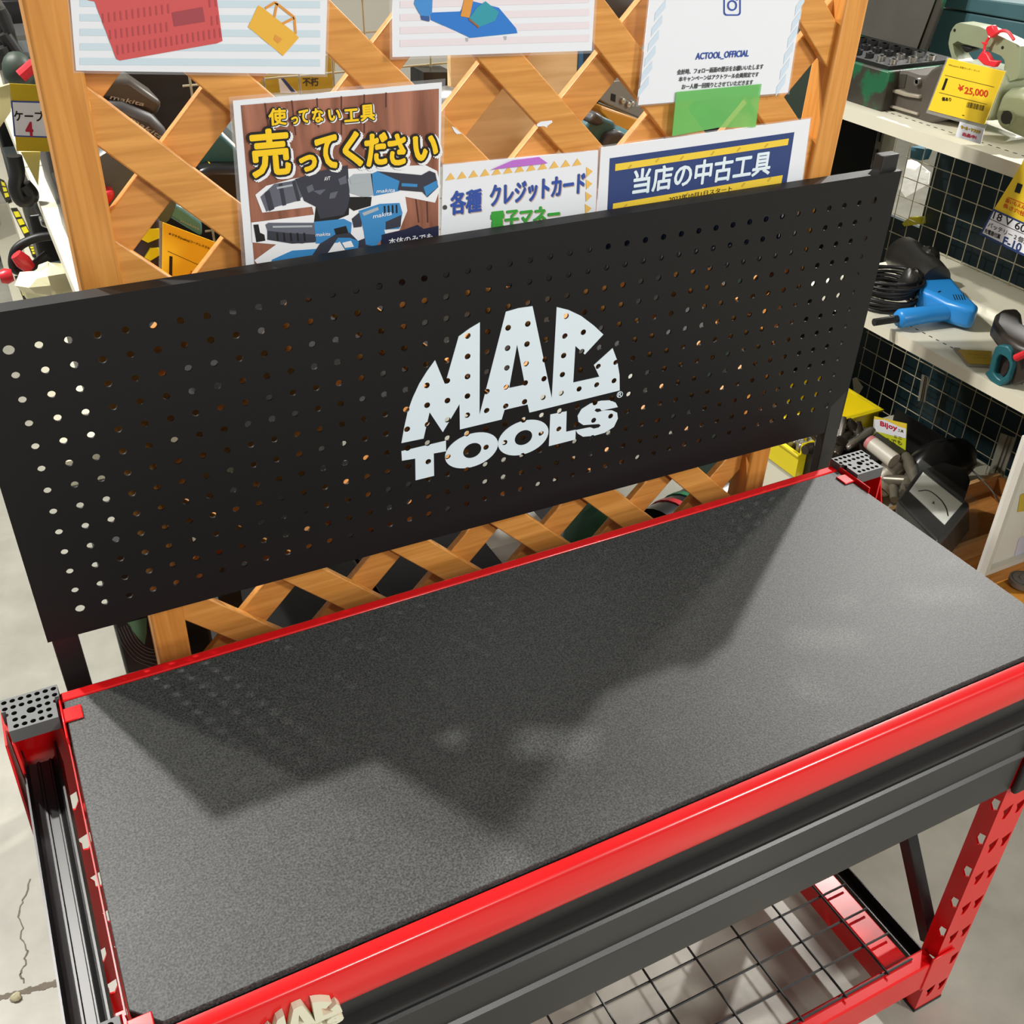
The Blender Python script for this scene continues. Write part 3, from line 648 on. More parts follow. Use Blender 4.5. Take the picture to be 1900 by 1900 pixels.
for a in (((520, 590), (560, 580), (545, 615), (515, 620)), ((560, 520), (600, 500), (605, 540), (570, 550)), ((400, 560), (430, 545), (440, 575), (410, 590))): PF.poly(m, [z(*p) for p in a], 1, .0015)
PF.poly(m, [z(540, 770), z(600, 755), z(612, 790), z(550, 800)], 2, .0016); PF.poly(m, [z(580, 840), z(625, 830), z(640, 860), z(595, 866)], 5, .0017)
PF.text(m, 'makita', z(752, 590), z(845, 583), 6.5, 5, lift=.0018, bold=.02, shear=.2)
PF.text(m, 'makita', z(735, 718), z(830, 700), 7.5, 5, lift=.0018, bold=.02, shear=.2)
PF.text(m, 'makita', z(446, 808), z(520, 803), 6, 5, lift=.0018, bold=.02, shear=.2)
PF.text(m, 'AVT', z(490, 528), z(522, 524), 7, 5, lift=.0018, bold=.02, shear=.2)
m.build('tool_pictures', [DKG, MIDG, BLACK, TB, LG, WH], t, smooth=0)
m = MB()
PF.poly(m, [z(780, 800), z(900, 772), z(960, 750), z(990, 770), z(1066, 755), z(1066, 1000), z(780, 1000)], 0, .0016)
PF.text(m, '本体のみでも', z(815, 852), z(1035, 822), 12, 1, lift=.0021, bold=.016)
m.build('navy_corner', [INK('dark_navy', (30, 32, 62)), WH], t, smooth=0)
m = MB()
# brush lettering: white halo, black outline, yellow stroke
big = [('売', (135, 508), (318, 490), 84), ('っ', (372, 478), (448, 470), 26), ('て', (462, 470), (560, 455), 58), ('く', (600, 462), (680, 446), 62), ('だ', (705, 452), (808, 438), 56), ('さ', (826, 450), (905, 434), 54), ('い', (945, 425), (1056, 410), 42)]
small = [('使', (214, 248), (298, 243), 30), ('っ', (326, 240), (356, 238), 12), ('て', (366, 236), (410, 232), 23), ('な', (432, 234), (484, 229), 25), ('い', (512, 224), (570, 220), 19), ('工', (592, 230), (660, 224), 22), ('具', (674, 226), (742, 219), 28)]
for dx, dy, rb, rs, mm, lf in ((9, 7, 8, 3.8, 2, .0019), (0, 0, 7.4, 3.4, 1, .0023), (0, 0, 2.7, 1.15, 0, .0028)):
    for ls, r in ((big, rb), (small, rs)):
        for s, a, b, h in ls: PF.text(m, s, z(a[0] + dx * r / 6, a[1] + dy * r / 6), z(b[0] + dx * r / 6, b[1] + dy * r / 6), h, mm, lift=lf, bold=r / h, ring=12)
m.build('brush_lettering', [YEL, BLACK, WH], t, smooth=0)
# torn paper left on the slats
q = zp(800, 60, 4.318)
for px, lb in (([q(848, 735), q(880, 715), q(968, 706), q(972, 722), q(930, 750), q(928, 765), q(905, 752), q(850, 755)], 'scrap of torn white paper stuck on a slat right of the poster, the wider one'), ([q(165, 752), q(190, 765), q(246, 812), q(205, 815), q(185, 795)], 'scrap of torn white paper close to the buying poster edge, the narrow one')):
    P = [Face((0, LY - .0006, 0), (1, 0, 0), (0, 0, 1)).hit(*p) for p in px]
    tag(MB().prism(P, (0, .0005, 0)).build('paper_scrap', PAPER, smooth=0), lb, 'paper scrap', 'torn paper scraps on the lattice')
# ------------------------------------------------------------------ shelving unit on the right (runs away from us along y)
SHW = mat('cream_steel_shelf', (222, 218, 197), .4, var=.03)
DTEAL = mat('dark_teal_panel', (14, 38, 44), .5, var=.25, scale=6)
MESHM = mat('cream_wire', (176, 168, 140), .4, var=.1)
X0, XB, ZU, ZM, ZD = 1.80, 2.25, .236, -.184, -.675
unit = thing('shelving_unit', 'cream steel shelving unit with wire mesh back, right of the workbench', 'shelf', (2.05, .5, FL))
YA, YB = -.2, 1.34
for zt_, nm in ((ZU, 'shelf'), (ZM, 'shelf')):
    m = MB(); m.box(X0, XB + .02, YA, YB, zt_ - .012, zt_); m.box(X0 - .003, X0 + .003, YA, YB, zt_ - .026, zt_ + .001)
    y = YA + .02
    while y < YB - .02:
        m.box(X0 + .05, X0 + .053, y, y + .009, zt_ - .001, zt_ + .0004, 1); y += .0205
    m.build(nm, [SHW, DARKPL], unit, smooth=0)
m = MB(); m.box(X0 - .02, XB + .04, YA, YB, ZD - .014, ZD); m.box(X0 - .02, X0 - .016, YA, YB, FL, ZD); m.build('base_deck', SHW, unit, smooth=0)
m = MB()
for k in range(-17, 4): m.tube([(XB, YA, -.028 + .05 * k + .0 if False else -.028 + .05 * k if -.028 + .05 * k < ZU - .02 else ZU - .02), (XB, 1.50, -.028 + .05 * k if -.028 + .05 * k < ZU - .02 else ZU - .02)], .0013, 6) if -.028 + .05 * k > -.69 else None
for k in range(-3, 33): m.tube([(XB - .0024, 1.391 - .0502 * k, ZD + .0 - .005), (XB - .0024, 1.391 - .0502 * k, ZU - .014)], .0013, 6)
m.build('wire_mesh', MESHM, unit, smooth=60)
m = MB(); m.box(XB + .06, XB + .075, YA, 1.9, FL, ZM + .02); m.box(XB + .06, XB + .075, YA, at(1728, 330, 0, 2.31).y, ZM + .02, ZU - .012); m.build('back_panel', DTEAL, unit, smooth=0)
yu = at(1638, 268, 0, 2.2).y
for y in (yu, YA + .03):
    m = MB(); m.box(2.18, 2.225, y - .016, y + .016, FL, .7)
    for k in range(26): m.box(2.1785, 2.1805, y - .009, y - .003, .66 - .05 * k, .69 - .05 * k, 1); m.box(2.1785, 2.1805, y + .003, y + .009, .66 - .05 * k, .69 - .05 * k, 1)
    m.build('upright', [mat('grey_cream_upright', (150, 146, 128), .5), DARKPL], unit, smooth=0)
XF = lambda x: Face((x, 0, 0), (0, -1, 0), (0, 0, 1))
def slab(mb, x, px, dx, m=0): mb.prism([at(u, v, 0, x) for u, v in px], (dx, 0, 0), m)
z4 = zp(1480, 0, 3.8); zT = zp(1640, 0, 7.3077); z0 = zp(1560, 260, 4.75); z3 = zp(1760, 420, 6.336); z5 = zp(1400, 700, 3.8)
# upper shelf: green toolbox
def worn(name, a, b, scale):
    m = mat(name, a, .42); nt = m.node_tree; N = nt.nodes; L = nt.links; p = N['Principled BSDF']
    tc = N.new('ShaderNodeTexCoord'); n = N.new('ShaderNodeTexNoise'); n.inputs['Scale'].default_value = scale; n.inputs['Detail'].default_value = 6; L.new(tc.outputs['Object'], n.inputs['Vector'])
    r = N.new('ShaderNodeValToRGB'); e = r.color_ramp.elements; e[0].position = .47; e[1].position = .53; e[0].color = srgb(b) + (1,); e[1].color = srgb(a) + (1,)
    L.new(n.outputs['Fac'], r.inputs[0]); L.new(r.outputs[0], p.inputs['Base Color']); return m
TG = worn('green_enamel_worn', (26, 92, 58), (52, 48, 40), 14); TGD = mat('grey_oily_steel', (72, 68, 60), .5, var=.3, scale=14); RUST = mat('oily_grey', (58, 54, 46), .5, var=.3, scale=25)
t = thing('toolbox', 'open green steel toolbox with silver sockets, beside the orange screen post', 'toolbox', (1.9, 1.34, ZU))
m = MB(); m.box(1.84, 2.06, 1.222, 1.52, ZU, ZU + .082); m.build('body', TG, t, bevel=.003)
MB().box(1.85, 2.05, 1.235, 1.51, ZU + .082, ZU + .090).build('tray', DARKPL, t, smooth=0)
for i in range(7):
    for j in range(3):
        x = 1.875 + .055 * j; y = 1.25 + .036 * i; r = .009 + .001 * j
        MB().lathe((x, y, ZU + .088), (0, 0, 1), [(0, r), (.012, r), (.012, r * .62), (.004, r * .6)], 12).build('socket', STEEL if i < 2 else DARKPL, t)
a = at(*z4(380, 250), 0, 2.08); b = at(*z4(860, 420), 0, 2.08)
ld = MB(); ld.prism([(2.075, 1.70, ZU + .06), (2.075, 1.36, ZU + .06), (2.115, 1.34, ZU + .34), (2.115, 1.68, ZU + .34)], (.012, 0, .002)); l = ld.build('lid', TG, t, bevel=.002)
ld = MB(); ld.prism([(2.0735, 1.69, ZU + .085), (2.0735, 1.378, ZU + .085), (2.112, 1.36, ZU + .33), (2.112, 1.67, ZU + .33)], (-.001, 0, 0)); ld.build('lid_inside', TGD, l, smooth=0)
# teal case at the back of the shelf
t = thing('metal_case', 'large dark teal steel case standing upright behind the cutting machine', 'case', (2.18, .95, ZU))
m = MB(); m.prism([at(*z4(a, b), 0, 2.16) for a, b in ((985, 55), (1700, 175))] + [Vector((2.16, at(*z4(1700, 175), 0, 2.16).y, ZU)), Vector((2.16, at(*z4(900, 470), 0, 2.16).y, ZU))], (.07, 0, 0)); m.build('body', mat('teal_enamel_worn', (58, 92, 98), .45, var=.18, scale=12), t, bevel=.003)
m = MB(); m.prism([at(*z4(a, b), 0, 2.155) for a, b in ((985, 45), (1000, -40), (1700, 40), (1700, 170))], (.075, 0, 0)); m.build('lid', mat('teal_enamel_worn', (58, 92, 98)), t, bevel=.003)
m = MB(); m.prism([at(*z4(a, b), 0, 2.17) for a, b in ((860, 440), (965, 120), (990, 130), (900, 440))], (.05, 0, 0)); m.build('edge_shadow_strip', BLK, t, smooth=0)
# the cutting machine
SAGE = mat('sage_green_casting', (134, 142, 114), .38, var=.12, scale=20, bump=.1, bscale=120); IRON = mat('grey_cast_iron', (76, 70, 62), .45, var=.25, scale=30, bump=.2, bscale=90)
t = thing('cutting_machine', 'sage green hand cutting machine with D handle and grey cast jaw', 'power tool', (1.93, 1.05, ZU))
xh = 1.93
def ringslab(x, outer, inner, dx, name, mtl, parent, bevel=.006):
    n = 48
    def samp(poly):
        P = [at(u, v, 0, x) for u, v in poly]; L = [(P[(i + 1) % len(P)] - P[i]).length for i in range(len(P))]; T = sum(L); out = []
        for k in range(n):
            d = T * k / n; i = 0
            while d > L[i]: d -= L[i]; i += 1
            out.append(P[i].lerp(P[(i + 1) % len(P)], d / L[i]))
        return out
    A, B = samp(outer), samp(inner); V = Vector((dx, 0, 0)); mb = MB(); j = lambda i: (i + 1) % n
    mb.add(A + B + [p + V for p in A] + [p + V for p in B], [(i, j(i), n + j(i), n + i) for i in range(n)] + [(2 * n + i, 3 * n + i, 3 * n + j(i), 2 * n + j(i)) for i in range(n)] + [(i, 2 * n + i, 2 * n + j(i), j(i)) for i in range(n)] + [(n + i, n + j(i), 3 * n + j(i), 3 * n + i) for i in range(n)])
    return mb.build(name, mtl, parent, bevel=bevel, seg=2)
ringslab(xh - .02, [zT(900, 440), zT(950, 340), zT(1020, 305), zT(1300, 360), zT(1850, 620), zT(1830, 1060), zT(1700, 1110), zT(950, 900), zT(870, 600)],
         [zT(930, 600), zT(1000, 560), zT(1060, 590), zT(1400, 680), zT(1590, 760), zT(1640, 830), zT(1620, 1000), zT(1480, 980), zT(1020, 830), zT(960, 740)], .04, 'handle', SAGE, t, .008)
m = MB(); slab(m, xh - .012, [zT(1030, 610), zT(1200, 650), zT(1180, 690), zT(1120, 715), zT(1090, 705)], .024); m.build('trigger', DARKPL, t, bevel=.002)
m = MB(); slab(m, xh - .03, [zT(900, 830), zT(1640, 1000), zT(1660, 1200), zT(1560, 1280), zT(1480, 1640), zT(900, 1640), zT(740, 1600), zT(720, 1000)], .09); m.build('gear_housing', SAGE, t, bevel=.01)
m = MB(); slab(m, xh - .045, [zT(1560, 1270), zT(1660, 1205), zT(1860, 1190), zT(2000, 1240), zT(2060, 1500), zT(2000, 1850), zT(1860, 1890), zT(1500, 1740), zT(1470, 1560)], .13); m.build('motor_housing', SAGE, t, bevel=.022, seg=4)
c = at(*zT(1680, 1590), 0, xh - .045); m = MB(); m.lathe(c + Vector((.004, 0, 0)), (-1, 0, 0), [(0, .017), (.007, .016), (.007, .0125), (.004, .0125)], 20); m.build('brush_ring', SAGE, t)
m = MB(); m.cyl(c + Vector((.002, 0, 0)), c - Vector((.0045, 0, 0)), .0125, 18); m.build('brush_cap', DARKPL, t)
m = MB(); slab(m, xh - .06, [zT(20, 1490), zT(50, 1210), zT(60, 985), zT(120, 960), zT(300, 965), zT(460, 1020), zT(560, 1030), zT(640, 940), zT(760, 880), zT(900, 870), zT(900, 1600), zT(560, 1700), zT(440, 1620)], .11); jaw = m.build('cast_jaw', IRON, t, bevel=.006)
m = MB(); slab(m, xh - .0615, [zT(95, 1190), zT(110, 1000), zT(310, 1010), zT(275, 1190)], .004); m.build('jaw_opening', RUST, jaw, smooth=0)
m = MB(); slab(m, xh - .068, [zT(55, 1210), zT(180, 1215), zT(300, 1260), zT(480, 1290), zT(470, 1340), zT(280, 1310), zT(60, 1240)], .01); slab(m, xh - .066, [zT(70, 1420), zT(450, 1530), zT(450, 1570), zT(70, 1460)], .008); m.build('jaw_rib', mat('worn_iron_edge', (150, 142, 126), .35, var=.2), jaw, bevel=.002)
c = at(*zT(480, 1105), 0, xh - .06); m = MB(); m.lathe(c + Vector((.002, 0, 0)), (-1, 0, 0), [(0, .0075), (.01, .0075), (.01, .004), (.004, .004)], 14); m.build('bolt', STEEL, jaw)
for a in ((960, 410), (1610, 645), (1680, 1080)):
    c = at(*zT(*a), 0, xh - .02); m = MB(); m.cyl(c + Vector((.002, 0, 0)), c - Vector((.0008, 0, 0)), .003, 10); m.build('screw', DARKPL, t)
m = MB(); m.tube([at(*zT(1790, 740), 0, xh + .03), at(*zT(2000, 790), 0, xh + .03)], .012, 12); m.build('side_grip', DARKPL, t)
# red tie with locking tab
t = thing('cable_lock', 'red plastic locking loop round the cutting machine handle', 'tag holder', (1.9, 1.0, .36))
RP = mat('red_plastic', (214, 40, 52), .35); x = xh - .032
m = MB(); m.tube(bez([at(*zT(*a), 0, x) for a in ((1500, 460), (1600, 418), (1690, 440), (1765, 540))]), .0030, 8); m.tube(bez([at(*zT(*a), 0, x) for a in ((1430, 500), (1380, 590), (1360, 680), (1370, 760))]), .0028, 8); m.build('loop', RP, t)
m = MB(); slab(m, x - .005, [zT(1375, 395), zT(1390, 360), zT(1470, 338), zT(1520, 460), zT(1440, 520), zT(1400, 470)], .012); m.build('cap', RP, t, bevel=.002)
m = MB(); slab(m, x - .005, [zT(1258, 790), zT(1330, 695), zT(1390, 720), zT(1440, 815), zT(1550, 830), zT(1490, 915), zT(1350, 880)], .012); slab(m, x - .002, [zT(1305, 570), zT(1395, 570), zT(1395, 610), zT(1350, 612)], .004); m.build('lock_tab', RP, t, bevel=.0015)
# price tags
YC = mat('yellow_card', (248, 212, 48), .4, var=.02); CLEAR = mat('clear_pouch', (225, 225, 220), .1, var=0, alpha=.16)
def tagcard(name, label, x, px, pouch=None, mtl=None, cat='price tag', group=None):
    P = [at(u, v, 0, x) for u, v in px]; c = sum(P, Vector()) / len(P)
    t = thing(name, label, cat, (x, c.y, min(p.z for p in P)), group); MB().prism(P, (.0012, 0, 0)).build('card', mtl or YC, t, smooth=0)
    if pouch: MB().prism([at(u, v, 0, x + .0016) for u, v in pouch], (.0008, 0, 0)).build('clear_pouch', CLEAR, t, smooth=0)
    return t
F1 = XF(1.788)
t = tagcard('price_tag', 'yellow price tag reading 25,000 hanging in front of the cutting machine', 1.788, [zT(870, 790), zT(1645, 970), zT(1360, 1690), zT(600, 1490)], [zT(855, 775), zT(1665, 960), zT(1375, 1750), zT(570, 1530)])
m = MB()
F1.text(m, 'FPPanasonic 鉄筋カッター カット', zT(880, 890), zT(1300, 980), 3.6, 0)
F1.text(m, '¥', zT(1000, 1220), zT(1070, 1240), 11, 1, bold=.03); F1.text(m, '25,000', zT(1088, 1280), zT(1400, 1330), 14, 1, bold=.03)
for a, b in (((830, 1015), (1500, 1178)), ((750, 1250), (1400, 1412))): F1.poly(m, [zT(*a), zT(*b), zT(b[0], b[1] + 6), zT(a[0], a[1] + 6)], 0, .0006)
F1.poly(m, [zT(840, 1060), zT(872, 1066), zT(815, 1222), zT(783, 1216)], 0, .0006)
F1.text(m, '傷あり', zT(785, 1365), zT(910, 1375), 7, 0, bold=.03)
for k in range(15):
    u = 1138 + k * 16; v = 1380 + k * 3.6; wd = (4, 8, 5, 10, 6)[k % 5]; F1.poly(m, [zT(u, v), zT(u + wd, v + 1), zT(u + wd - 20, v + 74), zT(u - 20, v + 73)], 0, .0006)
F1.poly(m, [zT(1065, 1555), zT(1095, 1562), zT(1091, 1572), zT(1061, 1565)], 0, .0006)
m.build('printing', [BLACK, INK('price_red', (214, 60, 30))], t, smooth=0)
t = tagcard('label_tag', 'little white tag with yellow and red lettering below the 25,000 price tag', 1.786, [zT(1030, 1650), zT(1362, 1750), zT(1310, 1955), zT(968, 1850)], None, PAPER, 'label')
F2 = XF(1.786); m = MB()
for mm, bl, lf in ((0, .14, .0005), (1, .03, .0009)):
    F2.text(m, 'モール・ヤフオク', zT(1040, 1738), zT(1305, 1815), 5.6, mm, lift=lf, bold=bl)
F2.text(m, '出品中!', zT(1065, 1838), zT(1250, 1890), 6.5, 2, lift=.0007, bold=.07)
m.build('printing', [INK('olive', (120, 110, 20)), YEL, INK('crimson', (190, 30, 60))], t, smooth=0)
t = tagcard('price_tag', 'yellow tag with red handwriting and an 18 V label, right edge below upper shelf', 1.786, [z0(1660, 60), z0(1900, 150), z0(1760, 800), z0(1352, 605), z0(1590, 220)], None)
F3 = XF(1.786); m = MB()
F3.poly(m, [z0(1560, 375), z0(1606, 392), z0(1578, 472), z0(1532, 455)], 0, .0006)
F3.poly(m, [z0(1475, 500), z0(1700, 590), z0(1700, 596), z0(1473, 506)], 1, .0006)
F3.text(m, '国いもえんの係', z0(1452, 545), z0(1690, 640), 8, 1, bold=.02); F3.text(m, '長さ穴径:20', z0(1428, 590), z0(1680, 700), 8.5, 1, bold=.02)
m.build('printing', [BLACK, INK('price_red', (214, 60, 30))], t, smooth=0)
P = [z0(1345, 605), z0(1760, 795), z0(1690, 1060), z0(1222, 832)]
MB().prism([at(u, v, 0, 1.784) for u, v in P], (.001, 0, 0)).build('blue_label', NAVY, t, smooth=0)
F4 = XF(1.784); m = MB()
F4.poly(m, [z0(1352, 625), z0(1750, 805), z0(1675, 1030), z0(1250, 820)], 0, .0004)
for a, b in (((1315, 690), (1700, 862)),): F4.poly(m, [z0(*a), z0(*b), z0(b[0], b[1] + 6), z0(a[0], a[1] + 6)], 1, .0007)
F4.text(m, '18 V 60A', z0(1340, 690), z0(1690, 850), 14, 1, bold=.02); F4.text(m, 'バッテリー 2 個付属', z0(1295, 762), z0(1690, 950), 10, 1, bold=.02)
F4.text(m, '充電器付属', z0(1265, 815), z0(1400, 872), 9, 1, bold=.025); F4.text(m, 'F-10', z0(1425, 915), z0(1580, 985), 15, 2, bold=.05)
m.build('white_field', [WH, BLACK, NAVY], t, smooth=0)
# middle shelf: blue drill, cable coil, tool, card
BP = mat('blue_drill_plastic', (40, 138, 214), .3, var=.05); GP = mat('greasy_black_casting', (40, 38, 35), .35, var=.2, bump=.2, bscale=60)
t = thing('power_drill', 'bright blue corded drill with greasy black gear head lying on the middle shelf', 'drill', (1.95, 1.05, ZM))
zb = ZM + .058
m = MB(); m.prism([at(*z0(a, b), 2, zb) for a, b in ((700, 1225), (760, 1185), (925, 1168), (985, 1200), (1110, 1350), (1222, 1450), (1205, 1490), (1100, 1470), (930, 1420), (800, 1350), (690, 1310))], (0, 0, -.052)); bd = m.build('body', BP, t, bevel=.013, seg=4)
h0, h1 = at(*z0(500, 1575), 2, ZM + .026), at(*z0(1000, 1500), 2, ZM + .03)
m = MB(); m.tube([h0, h0.lerp(h1, .05), h0.lerp(h1, .5), h0.lerp(h1, .8), h1], .02, 16, radii=[.017, .0215, .0195, .021, .025]); m.build('handle', BP, t, smooth=60)
m = MB(); g = [at(*z0(a, b), 2, ZM + .055) for a, b in ((840, 1240), (760, 1180), (690, 1120), (600, 1050), (540, 1000), (520, 985))]; m.tube(g, .05, 20, radii=[.036, .042, .038, .045, .043, .030]); m.ball(at(*z0(760, 1050), 2, ZM + .07), .03, .03, .03, jit=.1); m.ball(at(*z0(620, 1250), 2, ZM + .05), .028, .03, .034, jit=.1); m.build('gear_head', GP, t, smooth=50)
m = MB()
for k in range(5):
    c = at(*z0(1000 + 22 * k, 1385), 2, zb + .0002); d = at(*z0(1010 + 22 * k, 1408), 2, zb + .0002) - c; m.bar(c - d, c + d, .0018, .001)
c = at(*z0(880, 1330), 2, zb); m.bar(c, at(*z0(860, 1342), 2, zb), .004, .001); m.build('vent_slots', DARKPL, bd, smooth=0)
m = MB(); m.cyl(h0 + (h0 - h1).normalized() * .06, h0 + (h1 - h0).normalized() * .01, .0085, 12); m.build('cord_sleeve', DARKPL, t)
t = thing('cable_coil', 'coil of black cable lying beside the blue drill', 'cable', (1.88, 1.15, ZM))
m = MB(); random.seed(3); c = at(*z0(400, 1370), 2, ZM + .02)
for k in range(9):
    r = .052 + .0035 * (k % 4); h = ZM + .006 + .008 * k; ph = random.uniform(-.1, .1)
    m.tube([(c.x + (r + .012) * math.cos(a) + ph * .06, c.y + r * math.sin(a) * 1.15, h + .002 * math.sin(3 * a + k)) for a in [2 * math.pi * i / 36 for i in range(36)]], .0042, 8, closed=True)
m.build('loops', DARKPL, t, smooth=60)
TB2 = mat('dark_brown_housing', (52, 44, 38), .4, var=.12); TEAL = mat('teal_plastic', (34, 96, 104), .4, var=.06)
t = thing('cordless_tool', 'dark cordless tool with an empty teal battery seat, right end of the middle shelf', 'power tool', (1.86, .74, ZM))
m = MB(); m.prism([at(u, v, 2, ZM + .095) for u, v in ((1843, 597), (1848, 580), (1860, 572), (1888, 570), (1897, 580), (1900, 600), (1930, 618), (1930, 655), (1890, 640), (1862, 622))], (0, 0, -.035)); m.build('body', TB2, t, bevel=.010, seg=3)
ringslab(1.80, [z3(545, 1420), z3(590, 1395), z3(690, 1410), z3(740, 1480), z3(745, 1640), z3(690, 1820), z3(590, 1890), z3(480, 1810), z3(420, 1730), z3(470, 1690), z3(500, 1560)],
         [z3(585, 1520), z3(620, 1510), z3(680, 1550), z3(715, 1610), z3(710, 1670), z3(680, 1740), z3(610, 1810), z3(570, 1780), z3(520, 1720), z3(530, 1680), z3(560, 1570)], .035, 'battery_seat', TEAL, t, .003)
m = MB(); slab(m, 1.815, [z3(560, 1510), z3(640, 1500), z3(720, 1600), z3(700, 1720), z3(600, 1830), z3(510, 1720)], .03); slab(m, 1.812, [z3(690, 1400), z3(800, 1470), z3(900, 1600), z3(900, 1800), z3(760, 1880), z3(690, 1830), z3(745, 1650), z3(740, 1490)], .06); m.build('foot', TB2, t, bevel=.004)
m = MB(); m.tube([at(1885, 664, 0, 1.80), at(1905, 655, 0, 1.80)], .0075, 10); tag(m.build('red_clip', RP), 'small red plastic clip on the cordless tool at the right edge', 'clip')
t = thing('price_card', 'gold price card lying flat on the middle shelf front', 'price tag', (1.85, .83, ZM)); m = MB(); m.prism([at(u, v, 2, ZM + .006) for u, v in ((1776, 649), (1840, 652), (1838, 677), (1797, 675))], (0, 0, .001)); m.build('card', mat('gold_card', (196, 164, 52), .35), t, smooth=0)
m = MB(); m.prism([at(u, v, 2, ZM + .0012) for u, v in ((1769, 648), (1780, 649), (1803, 677), (1838, 679), (1838, 682), (1796, 680))], (0, 0, .0045)); m.build('backing', mat('grey_card', (150, 148, 138), .5), t, smooth=0)
m = MB(); FH = Face((0, 0, ZM + .0072), (.35, -.93, 0), (.93, .35, 0)); FH.text(m, 'ワールドチャンス', (1798, 659), (1831, 661), 2.5, 0, lift=.0003); FH.text(m, 'バッテリー式', (1807, 665), (1831, 666), 2.5, 0, lift=.0003); m.build('printing', INK('brown_ink', (120, 80, 20)), t, smooth=0)
# bottom deck
YB_ = mat('yellow_bin_plastic', (226, 206, 24), .35, var=.06)
def bin_(name, label, x0, x1, y0, y1, z0_, z1, mtl, tk=.006):
    t = thing(name, label, 'bin', ((x0 + x1) / 2, (y0 + y1) / 2, z0_)); m = MB()
    m.box(x0, x1, y0, y1, z0_, z0_ + tk); m.box(x0, x0 + tk, y0, y1, z0_ + tk, z1 - .03); m.box(x1 - tk, x1, y0, y1, z0_ + tk, z1); m.box(x0 + tk, x1 - tk, y0, y0 + tk, z0_ + tk, z1); m.box(x0 + tk, x1 - tk, y1 - tk, y1, z0_ + tk, z1); m.build('shell', mtl, t, smooth=0)
    m = MB(); m.box(x0 - .008, x0, y0 - .004, y1 + .004, z1 - .036, z1 - .028); m.box(x0, x1 + .008, y0 - .008, y0, z1 - .006, z1); m.box(x1, x1 + .008, y0, y1 + .008, z1 - .006, z1); m.build('rim', mtl, t, bevel=.002)
    return t
p = at(*z5(65, 655), 2, ZD); q = at(*z5(245, 700), 2, ZD)
bin_('yellow_bin', 'yellow plastic bin of bright metal parts, left of the black board post', 1.775, 1.90, 1.195, 1.33, ZD, ZD + .10, YB_)
pc = at(*z5(885, 222), 0, 2.06); zr = pc.z
bin_('yellow_bin', 'yellow plastic bin seen right of the pegboard lower corner, holding dark fittings', 1.86, 2.06, pc.y, pc.y + .26, ZD, zr, YB_)
MB().box(1.80, 2.03, pc.y - .15, pc.y - .014, ZD, zr - .045).build('black_crate', mat('black_crate', (24, 23, 22), .5), None, bevel=.003)
tag(bpy.data.objects['black_crate'], 'black crate in front of the second yellow bin, heaped with dark fittings', 'crate')
DM = mat('dark_tarnished_metal', (70, 64, 56), .3, metal=.6, var=.4, scale=50)
random.seed(4)
for k in range(12):
    x, y = 1.82 + .012 * k, pc.y - .03 - .05 * random.random(); A = Vector((x, y, zr - .032 + .006 * (k % 3))); dr_ = Vector((random.uniform(-1, 1), random.uniform(-.6, .6), random.uniform(0, .6))).normalized()
    m = MB(); m.tube([A - dr_ * .045, A - dr_ * .04, A, A + dr_ * .035, A + dr_ * .055], .012, 12, radii=[.009, .013, .011, .016, .012])
    tag(m.build('dark_fitting', (DM, DM, STEEL)[k % 3], smooth=50), 'tarnished pipe fitting heaped on the black crate before the second yellow bin', 'fitting', 'tarnished fittings on the black crate')
random.seed(11)
for k in range(9):
    x, y = 1.80 + .022 * (k % 4) + random.uniform(-.004, .004), 1.225 + .03 * (k // 3) + random.uniform(-.004, .004); zz = ZD + .0065 + .05
    m = MB(); m.lathe((x, y, ZD + .006), (random.uniform(-.1, .1), random.uniform(-.1, .1), 1), [(0, .009), (.05, .010), (.055, .013), (.068, .012), (.075, .007)], 12)
    tag(m.build('pipe_fitting', STEEL), 'bright metal fitting heaped in the yellow bin left of the board post', 'fitting', 'metal fittings in the yellow bin')
GM = mat('tarnished_metal', (120, 114, 100), .35, metal=.5, var=.3, scale=40)
for k in range(7):
    a = (1.84 + .006 * k, 1.03 - .02 * k + .015 * (k % 2), ZD + .012 + .012 * (k % 3)); dr_ = Vector((random.uniform(.3, 1), random.uniform(-1, 1), random.uniform(-.05, .35))).normalized()
    m = MB(); A = Vector(a) + Vector((.04, .0, .02 + .012 * k)); m.tube([A - dr_ * .06, A, A + dr_ * .05, A + dr_ * .075], .012, 12, radii=[.010, .013, .016, .011]); 
    tag(m.build('metal_fitting', GM, smooth=50), 'dull metal pipe fitting piled beside the bin right of the board post', 'fitting', 'dull fittings piled on the deck')
t = thing('valve_tool', 'grey metal valve body with white sleeve and pink end, behind the right leg cap', 'fitting', (1.82, .98, ZD))
a, b = at(*z5(870, 770), 2, -.63), at(*z5(1030, 590), 2, -.57); m = MB(); m.tube([a, a.lerp(b, .25), a.lerp(b, .5), a.lerp(b, .9), b], .04, 18, radii=[.034, .040, .030, .034, .022]); m.build('body', mat('pale_grey_metal', (158, 152, 136), .35, metal=.3, var=.2, scale=40), t, smooth=50)
m = MB(); m.tube([a + (a - b).normalized() * .002, a + (a - b).normalized() * .012], .03, 18, radii=[.034, .028]); m.build('end_ring', GM, t)
a, b = at(*z5(985, 590), 2, -.545), at(*z5(830, 470), 2, -.535); m = MB(); m.tube([a, b], .02, 14, radii=[.02, .019]); m.build('sleeve', mat('white_sleeve', (200, 194, 180), .4), t, smooth=50)
m = MB(); m.tube([b, b + (b - a).normalized() * .012], .019, 14, radii=[.0195, .018]); m.build('pink_end', mat('pink_rubber', (196, 120, 120), .5), t)
